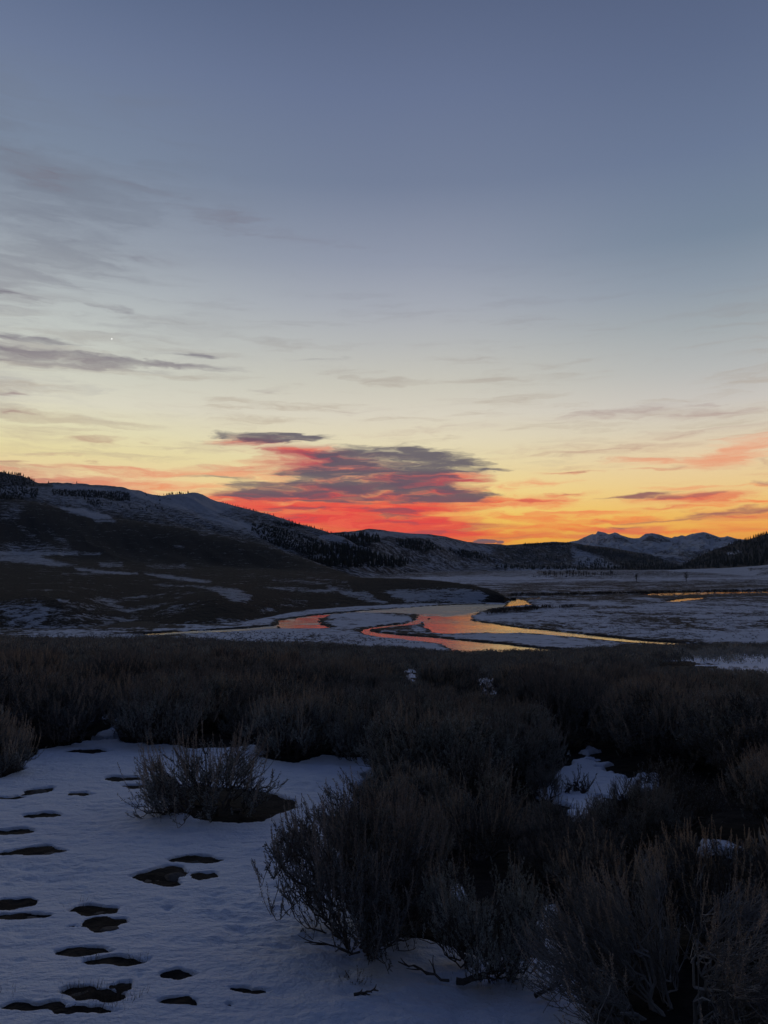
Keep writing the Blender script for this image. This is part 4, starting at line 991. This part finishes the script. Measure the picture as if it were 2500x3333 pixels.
HEROES = [ # kind, base px x,y, width px, height px, label, name, category
 ('tall_a', 1180, 3105, 560, 545, 'large feathery sagebrush rising from the snow at bottom centre, tallest of the foreground', 'sagebrush', 'bush'),
 ('tall_b', 1310, 3030, 340, 460, 'brown-tipped sagebrush touching the right side of the large bottom-centre bush', 'sagebrush', 'bush'),
 ('open', 690, 2665, 470, 300, 'open arching sagebrush standing alone on bare earth in the middle of the snow', 'sagebrush', 'bush'),
 ('rabbit', 2220, 3390, 880, 520, 'sprawling pale-stemmed rabbitbrush filling the bottom right corner', 'rabbitbrush', 'bush'),
 ('leafy', 1575, 3200, 400, 420, 'dark leafy sagebrush between the bottom-centre bush and the narrow snow strip', 'sagebrush', 'bush'),
 ('tall_c', 1990, 3090, 420, 390, 'tall brown sagebrush behind the bottom right rabbitbrush, beside the narrow snow strip', 'sagebrush', 'bush'),
 ('tall_b', 2350, 3080, 460, 380, 'brown-tipped sagebrush at the right edge just behind the sprawling rabbitbrush', 'sagebrush', 'bush'),
 ('open', -20, 2540, 260, 210, 'sagebrush cut by the left edge of the snow clearing', 'sagebrush', 'bush'),
 ('twiggy', 130, 2446, 90, 80, 'small bare twiggy bush at the upper left of the snow clearing', 'dead_bush', 'bush'),
 ('leafy', 215, 2405, 280, 240, 'broad dark sagebrush behind the upper left of the snow clearing', 'sagebrush', 'bush'),
 ('tall_a', 530, 2432, 290, 250, 'rounded dark sagebrush with bare stems showing at the back of the snow clearing', 'sagebrush', 'bush'),
 ('twiggy', 415, 2432, 84, 100, 'thin pale leafless shrub left of the rounded bush at the back of the clearing', 'dead_bush', 'bush'),
 ('tall_b', 940, 2482, 270, 280, 'sagebrush with gnarled lower branches at the back of the clearing, above the lone arching bush', 'sagebrush', 'bush'),
 ('tall_c', 1190, 2490, 260, 300, 'sagebrush at the right end of the rear snow strip', 'sagebrush', 'bush'),
 ('sprig', 1160, 3250, 80, 90, 'small leafy sprig poking out of the snow below the large bottom-centre bush', 'sagebrush_sprig', 'sprig'),
 ('sprig', 1800, 3250, 70, 80, 'small leafy sprig in the snow strip beside the rabbitbrush', 'sagebrush_sprig', 'sprig'),
 ('twiggy', 2200, 2700, 300, 230, 'open dark-branched sagebrush in front of the right snow patch', 'sagebrush', 'bush'),
 ('sprig', 1880, 2585, 80, 80, 'small leafy tuft growing through the middle of the right snow patch', 'sagebrush_sprig', 'sprig'),
 ('twiggy', 2040, 2640, 110, 120, 'small open bush at the near edge of the right snow patch', 'sagebrush', 'bush'),
 ('open', 1780, 2600, 130, 120, 'small arching bush at the left end of the right snow patch', 'sagebrush', 'bush'),
 ('sprig', 2100, 2560, 50, 60, 'tiny leafy tuft at the right end of the right snow patch', 'sagebrush_sprig', 'sprig'),
 ('sprig', 430, 2632, 30, 40, 'tiny leafy sprig in the snow left of the lone arching bush', 'sagebrush_sprig', 'sprig'),
]
BW = {'tall_a': (1.08, .86), 'tall_b': (1.0, .82), 'tall_c': (1.12, .88), 'leafy': (1.12, .76), 'open': (1.15, .72), 'twiggy': (.98, .58), 'rabbit': (1.45, .76), 'sprig': (.32, .23)}
placed = []
for kind, x, y, w, h, lab, nm, cat in HEROES:
    X0, D0 = near_point(x, y); X0 = float(X0); D0 = float(D0)
    sc = (w / FPX * D0 * 1.05) / BW[kind][0]; sz = (h / FPX * D0 * 1.06) / BW[kind][1] / sc
    put_bush(kind, X0, D0, sc, lab, None, None, sz, nm, cat)
    if kind != 'sprig': placed.append((X0, D0, .30 * w / FPX * D0))

# windows through which the snow patches stay visible (photo px ellipses)
WIN = [(1930,2500,70,40,1),(2080,2560,70,22,1),(1770,2590,40,12,1),(1480,2900,55,130,1),(1344,2194,14,9,1),(1597,2224,18,9,1),(2110,2852,26,24,1),(1900,2700,40,20,1),(2360,2780,40,14,1),(1790,3060,50,110,1),(1450,3180,200,30,1),(2330,2158,190,16,1),(1344,2215,30,18,1),(1597,2240,30,18,1)]
def blocked(X, Y, h, wd):
    zx, zy = to_px(X, Y, ground_z(np.array([X]), np.array([Y]))[0]); tx, ty = to_px(X, Y, ground_z(np.array([X]), np.array([Y]))[0] + h)
    hw = wd / 2 * FPX / Y
    for (cx, cy, rx, ry, _) in WIN:
        if abs(zx - cx) < rx + hw * .75 and zy > cy + ry * .5 and ty < cy + ry * .6: return (zy - (cy + ry * .3)) / max(zy - ty, 1)
    return None
cands = []
yy = 2.4
while yy < EDGE + 1:
    sp_ = .58 if yy < 6 else (.76 if yy < 22 else .92)
    half = max(.78 * (yy + 2), 2)
    nx = int(2 * half / sp_)
    xs = -half + (np.arange(nx) + rng.uniform(.1, .9, nx)) * sp_
    cands += [(x, yy + rng.uniform(-.3, .3) * sp_ * 1.4) for x in xs]
    yy += sp_ * .95
C = np.array(cands)
fm = np.full(len(C), -9.0)
for _k, P in enumerate(WSNOW): fm = np.maximum(fm, poly_sd(C[:, 0], C[:, 1], P))
C = C[(fm < -.10 - .004 * C[:, 1]) | ((C[:, 1] > 28) & (rng.uniform(0, 1, len(C)) < .30))]
hm = fbm(C[:, 0] * .25, C[:, 1] * .25, 2)
C = C[(hm > -.55) & ((C[:, 1] < 50) | (fbm(C[:, 0] * .12, C[:, 1] * .12, 2) > -.42))]
near = []; far = []
for x, y in C:
    t = abs(x / y)
    if any((x - a) ** 2 + (y - b_) ** 2 < (r_ + .16) ** 2 for a, b_, r_ in placed): continue
    s = rng.uniform(.70, 1.10) if y < 7 else (rng.uniform(.75, 1.42) if y < 60 else rng.uniform(.55, 1.7))
    if y < 6.2 and x > 0: s *= .80
    blk = blocked(x, y, .82 * s, .9 * s)
    if blk is not None:
        s *= max(blk, 0) * .95
        if s < .24: continue
    near.append((x, y, s))
near.sort(key=lambda p: (-(p[2] / p[1]) if abs(p[0] / p[1]) < .56 else 1 - p[2] / p[1]))
infr = [p for p in near if abs(p[0] / p[1]) < .56]
ind = infr[:278]; rest = infr[278:] + [p for p in near if abs(p[0] / p[1]) >= .56]
kinds = ['tall_a', 'tall_b', 'tall_c', 'leafy', 'open', 'tall_b', 'tall_a', 'tall_c', 'twiggy']
for (x, y, s) in ind:
    k = kinds[rng.integers(len(kinds))]
    if y < 5.5: lab, g = 'dark sagebrush crowded into the foreground thicket right of the snow clearing', 'sagebrush of the right foreground thicket'
    elif x / y < -.17: lab, g = 'dark sagebrush in the thicket behind the snow clearing on the left', 'sagebrush behind the left snow clearing'
    elif y < 11: lab, g = 'dark sagebrush around the small snow patches right of centre', 'sagebrush around the right snow patches'
    else: lab, g = 'dark sagebrush in the unbroken belt across the middle of the slope', 'sagebrush of the middle belt'
    put_bush(k, x, y, s, lab, g, tilt=(rng.normal(0, .06), rng.normal(0, .06)), sz=rng.uniform(.85, 1.12))
print('bushes near', len(ind), 'mass', len(rest), 'farthest individual', max(p[1] for p in ind))

# the rest of the belt: one mass of finely bladed brush
def brush_mass(pts):
    VV, FF_, MM_ = [], [], []
    r = np.random.default_rng(99); n = 0; VS = []; 
    P = np.array(pts)
    for lo, hi, B in ((0, 32, 620), (32, 55, 300), (55, 130, 150)):
        Q = P[(P[:, 1] >= lo) & (P[:, 1] < hi)]
        inside = np.abs(Q[:, 0] / Q[:, 1]) < .6
        for sub, nb in ((Q[inside], B), (Q[~inside], B // 3)):
            if not len(sub): continue
            zz = ground_z(sub[:, 0], sub[:, 1])
            m = len(sub) * nb; k = np.repeat(np.arange(len(sub)), nb); s = sub[k, 2]
            a = r.uniform(0, 6.283, m); rr = .5 * np.sqrt(r.uniform(0, 1, m))
            hgt = .66 * np.sqrt(np.maximum(1.02 - (rr / .5) ** 2, 0)) * r.uniform(.55, 1.0, m)
            ctr = np.stack([sub[k, 0] + np.cos(a) * rr * s, sub[k, 1] + np.sin(a) * rr * s, zz[k] + hgt * s], 1)
            tall = r.uniform(0, 1, m) < .16
            ln = np.where(tall, r.uniform(.09, .20, m), r.uniform(.05, .12, m)) * s
            wd = np.where(tall, r.uniform(.008, .016, m), r.uniform(.016, .034, m)) * s * math.sqrt(620 / nb) * .95
            d = np.stack([np.cos(a) * rr * .9, np.sin(a) * rr * .9, np.ones(m)], 1) + r.normal(0, .22, (m, 3)) * np.where(tall, .5, 1.4)[:, None]
            v, f = blades(ctr, d, ln, wd, r)
            VS.append((v, tall, np.repeat(r.uniform(0, 1, len(sub))[k], 4)))
    V = np.concatenate([v for v, _, _ in VS]); tl = np.concatenate([t_ for _, t_, _ in VS]); tone = np.concatenate([c_ for _, _, c_ in VS])
    F = np.arange(len(V)).reshape(-1, 4)
    me = fast_mesh('sagebrush_mass', V, F, m_leaf, attrs={'tone': tone}); me.materials.append(m_stalk)
    me.polygons.foreach_set('material_index', tl.astype(np.int32))
    return me
link('sagebrush_belt', brush_mass(rest), kind='stuff', label='distant mass of dark sagebrush covering the slope down to its edge', category='shrubs')

# ================================================================== ROCKS, TWIGS, GRASS
m_rock, q, b = new_mat('rock')
tcn = q.n('ShaderNodeTexCoord'); n1 = q.noise(tcn.outputs['Object'], 9, 5, .6); n2 = q.noise(tcn.outputs['Object'], 40, 3, .6)
q.put(b.inputs['Base Color'], q.mix(q.smooth(n1, .35, .7), (.045, .040, .038, 1), (.10, .088, .078, 1)))
b.inputs['Roughness'].default_value = .85
bp = q.n('ShaderNodeBump'); bp.inputs['Strength'].default_value = .6; bp.inputs['Distance'].default_value = .01
q.put(bp.inputs['Height'], q.math('ADD', n1, q.math('MULTIPLY', n2, .4))); q.put(b.inputs['Normal'], bp.outputs[0])
def rock_mesh(seed):
    import bmesh
    r = np.random.default_rng(seed); bm = bmesh.new(); bmesh.ops.create_icosphere(bm, subdivisions=4, radius=1)
    pl = [(r.normal(0, 1, 3), r.uniform(.62, .9)) for _ in range(9)]
    for v in bm.verts:
        c = np.array(v.co)
        for nrm, d in pl:
            u = nrm / np.linalg.norm(nrm); k = c @ u
            if k > d: c = c - u * (k - d) * .85
        p = c * 2.2 + seed
        c = c * (1 + .06 * fbm(np.array([p[0] + p[2]]), np.array([p[1] - p[2] * .7]), 3)[0])
        v.co = c
    me = bpy.data.meshes.new('rock'); bm.to_mesh(me); bm.free(); me.materials.append(m_rock)
    for p in me.polygons: p.use_smooth = True
    return me
rocks = [rock_mesh(s) for s in range(5)]
RK = [ # px cx, cy(base), w px, h px, label
 (124,2608,56,34,'small pointed dark stone standing above the snow in the upper left of the clearing'),
 (70,2748,44,18,'low stone in the elongated melt hole at the left edge, halfway down the clearing'),
 (150,2818,90,26,'long flat dark rock in the melt hole left of centre in the clearing'),
 (634,2842,46,34,'upright dark stone in the melt hole nearest the large bottom-centre bush'),
 (676,2842,60,16,'flat stone lying right of the upright stone in the same melt hole'),
 (568,2896,80,44,'large rounded rock at the right end of the biggest melt hole'),
 (500,2900,90,20,'flat brown rock slab in the left part of the biggest melt hole'),
 (655,2900,50,20,'small broken stone in the snow right of the biggest melt hole'),
 (60,2998,50,32,'grey rock in the left edge melt hole below the long flat one'),
 (80,3034,90,20,'slim stone barely clear of the snow at the left edge'),
 (325,3016,60,30,'tilted slab on the upper side of the paired melt holes'),
 (356,3074,74,42,'rounded cobble in the lower of the paired melt holes'),
 (306,3158,60,20,'oval cobble lying at the right end of a narrow melt hole'),
 (400,3198,90,26,'long smooth cobble in the melt hole beneath the oval cobble'),
 (578,3236,48,24,'small round dark stone alone in the snow near the bottom'),
 (414,3280,32,24,'dark stone right of the grassy melt patch at the bottom left'),
 (256,3296,90,36,'rock at the upper edge of the grassy melt patch at the bottom left'),
 (205,3350,60,30,'pale stone at the bottom edge of the photograph left of the grassy patch'),
]
for i, (cx, cy, w, h, lab) in enumerate(RK):
    X0, D0 = near_point(cx, cy); X0 = float(X0); D0 = float(D0); sx = w / FPX * D0 / 2; sz_ = h / FPX * D0 * .62
    o = link('rock', rocks[i % 5], label=lab, category='rock')
    o.scale = (sx, sx * rng.uniform(.7, .95), sz_); o.rotation_euler = (rng.normal(0, .08), rng.normal(0, .12), rng.uniform(-.4, .4))
    o.location = (X0, D0, float(ground_z(np.array([X0]), np.array([D0]))[0]) + .03 + sz_ * .25)

def twig(cx, cy, px_len, ang, lab, seed, thick=.006):
    r = np.random.default_rng(seed); X0, D0 = near_point(cx, cy); X0 = float(X0); D0 = float(D0); L = px_len / FPX * D0
    a = math.radians(ang); K = 8; u = np.linspace(-.5, .5, K)
    main = np.stack([u * L * math.cos(a), u * L * math.sin(a), .012 + .05 * L * np.cumsum(r.uniform(-.3, 1, K))], 1); main += r.normal(0, .02 * L, main.shape)
    P = [main]; R_ = [np.linspace(thick, thick * .4, K)]
    for j in range(6):
        i0 = r.integers(1, K - 1); b0 = main[i0]; aa = a + r.choice([-1, 1]) * r.uniform(.4, 1.1); l = L * r.uniform(.15, .4)
        e = b0 + np.array([math.cos(aa) * l, math.sin(aa) * l, l * r.uniform(0, .7)])
        q_ = bezier(b0[None], ((b0 + e) / 2 + r.normal(0, .04 * L, 3))[None], e[None], K)[0]; P.append(q_); R_.append(np.linspace(thick * .6, thick * .2, K))
    v, f = tubes(np.array(P), np.array(R_), 5)
    o = link('fallen_twig', fast_mesh('fallen_twig', v, f, m_wood, True), label=lab, category='twig')
    o.location = (X0, D0, surf_z(X0, D0) + .01)
twig(1780, 3300, 90, 25, 'dark forked twig lying on the snow at the bottom right of centre', 1, .009)
twig(1380, 3230, 170, 150, 'branching dead twig on the snow beside the bottom-centre bush', 2, .006)
twig(1080, 3150, 190, 165, 'thin dead branch spread over the snow at the foot of the large bush', 3, .005)
twig(1190, 3305, 70, 10, 'short dark twig on the snow at the bottom centre', 4, .006)
twig(1920, 3290, 120, 40, 'dead stick at the foot of the sprawling rabbitbrush', 5, .007)
twig(1560, 3250, 150, 12, 'dark gnarled stick between snow and the leafy foreground bush', 6, .014)
twig(455, 2662, 60, 170, 'tiny twig lying on the snow left of the lone arching bush', 7, .004)

def grass(spots, label):
    r = np.random.default_rng(5); B = []
    for (cx, cy, w, h, n) in spots:
        x = r.normal(cx, w / 2.4, n); y = r.normal(cy, h / 2.4, n); X0, D0 = near_point(x, y)
        z = ground_z(X0, D0); B.append(np.stack([X0, D0, z], 1))
    B = np.concatenate(B); n = len(B); L = r.uniform(.03, .11, n); d = r.normal(0, .35, (n, 3)) + (0, 0, 1)
    v, f = blades(B, d, L, np.full(n, .0022), r)
    link('grass', fast_mesh('grass', v, f, plain_mat('dry_grass', (.09, .075, .055))), kind='stuff', label=label, category='grass')
grass([(330,3300,120,40,420),(260,3276,60,16,120),(350,3330,90,30,300),(250,2990,60,10,40),(300,3182,20,12,60),(450,3180,24,10,50),(20,3290,40,30,40),(440,3300,24,24,40),(600,2900,40,16,60),(560,2680,60,16,60),(480,2640,30,16,40),
       (760,2690,240,24,260),(1450,3100,160,50,300),(1620,3230,160,30,200),(1860,3170,60,90,160),(220,2400,120,24,120),(100,2530,60,20,60)], 'dry grass blades in the melted patches of the snow')

# ------------------------------------------------------------------ the air of the valley
m = bpy.data.materials.new('haze'); m.use_nodes = True; T = m.node_tree; T.nodes.clear()
pv = T.nodes.new('ShaderNodeVolumePrincipled'); pv.inputs['Color'].default_value = (.62, .78, 1, 1)
pv.inputs['Density'].default_value = 1.3e-5; pv.inputs['Anisotropy'].default_value = .2
ou = T.nodes.new('ShaderNodeOutputMaterial'); T.links.new(pv.outputs[0], ou.inputs['Volume'])
def haze_box(lo, hi):
    V = [(x, y, z) for z in (lo[2], hi[2]) for y in (lo[1], hi[1]) for x in (lo[0], hi[0])]
    F = np.array([(0, 2, 3, 1), (4, 5, 7, 6), (0, 1, 5, 4), (2, 6, 7, 3), (0, 4, 6, 2), (1, 3, 7, 5)])
    link('haze', fast_mesh('haze', V, F, m), kind='stuff', label='thin blue dawn air filling the valley', category='haze')
co = [np.array(o.bound_box) @ np.array(o.matrix_world)[:3, :3].T for o in scene.objects if o.type == 'MESH' and o.get('kind') == 'structure']
co = np.concatenate(co); lo = co.min(0); hi = co.max(0)
haze_box((lo[0] - 50, -60, lo[2] - 1), (hi[0] + 50, hi[1] + 50, hi[2] + 25))

# ------------------------------------------------------------------ render settings
scene.render.engine = 'CYCLES'
scene.view_settings.view_transform = 'Standard'; scene.view_settings.look = 'None'
scene.view_settings.exposure = 0.0; scene.view_settings.gamma = 1.0
scene.cycles.use_denoising = True
scene.cycles.max_bounces = 5; scene.cycles.diffuse_bounces = 3; scene.cycles.glossy_bounces = 3; scene.cycles.transparent_max_bounces = 4
scene.cycles.use_adaptive_sampling = True; scene.cycles.adaptive_threshold = .015
scene.render.film_transparent = False
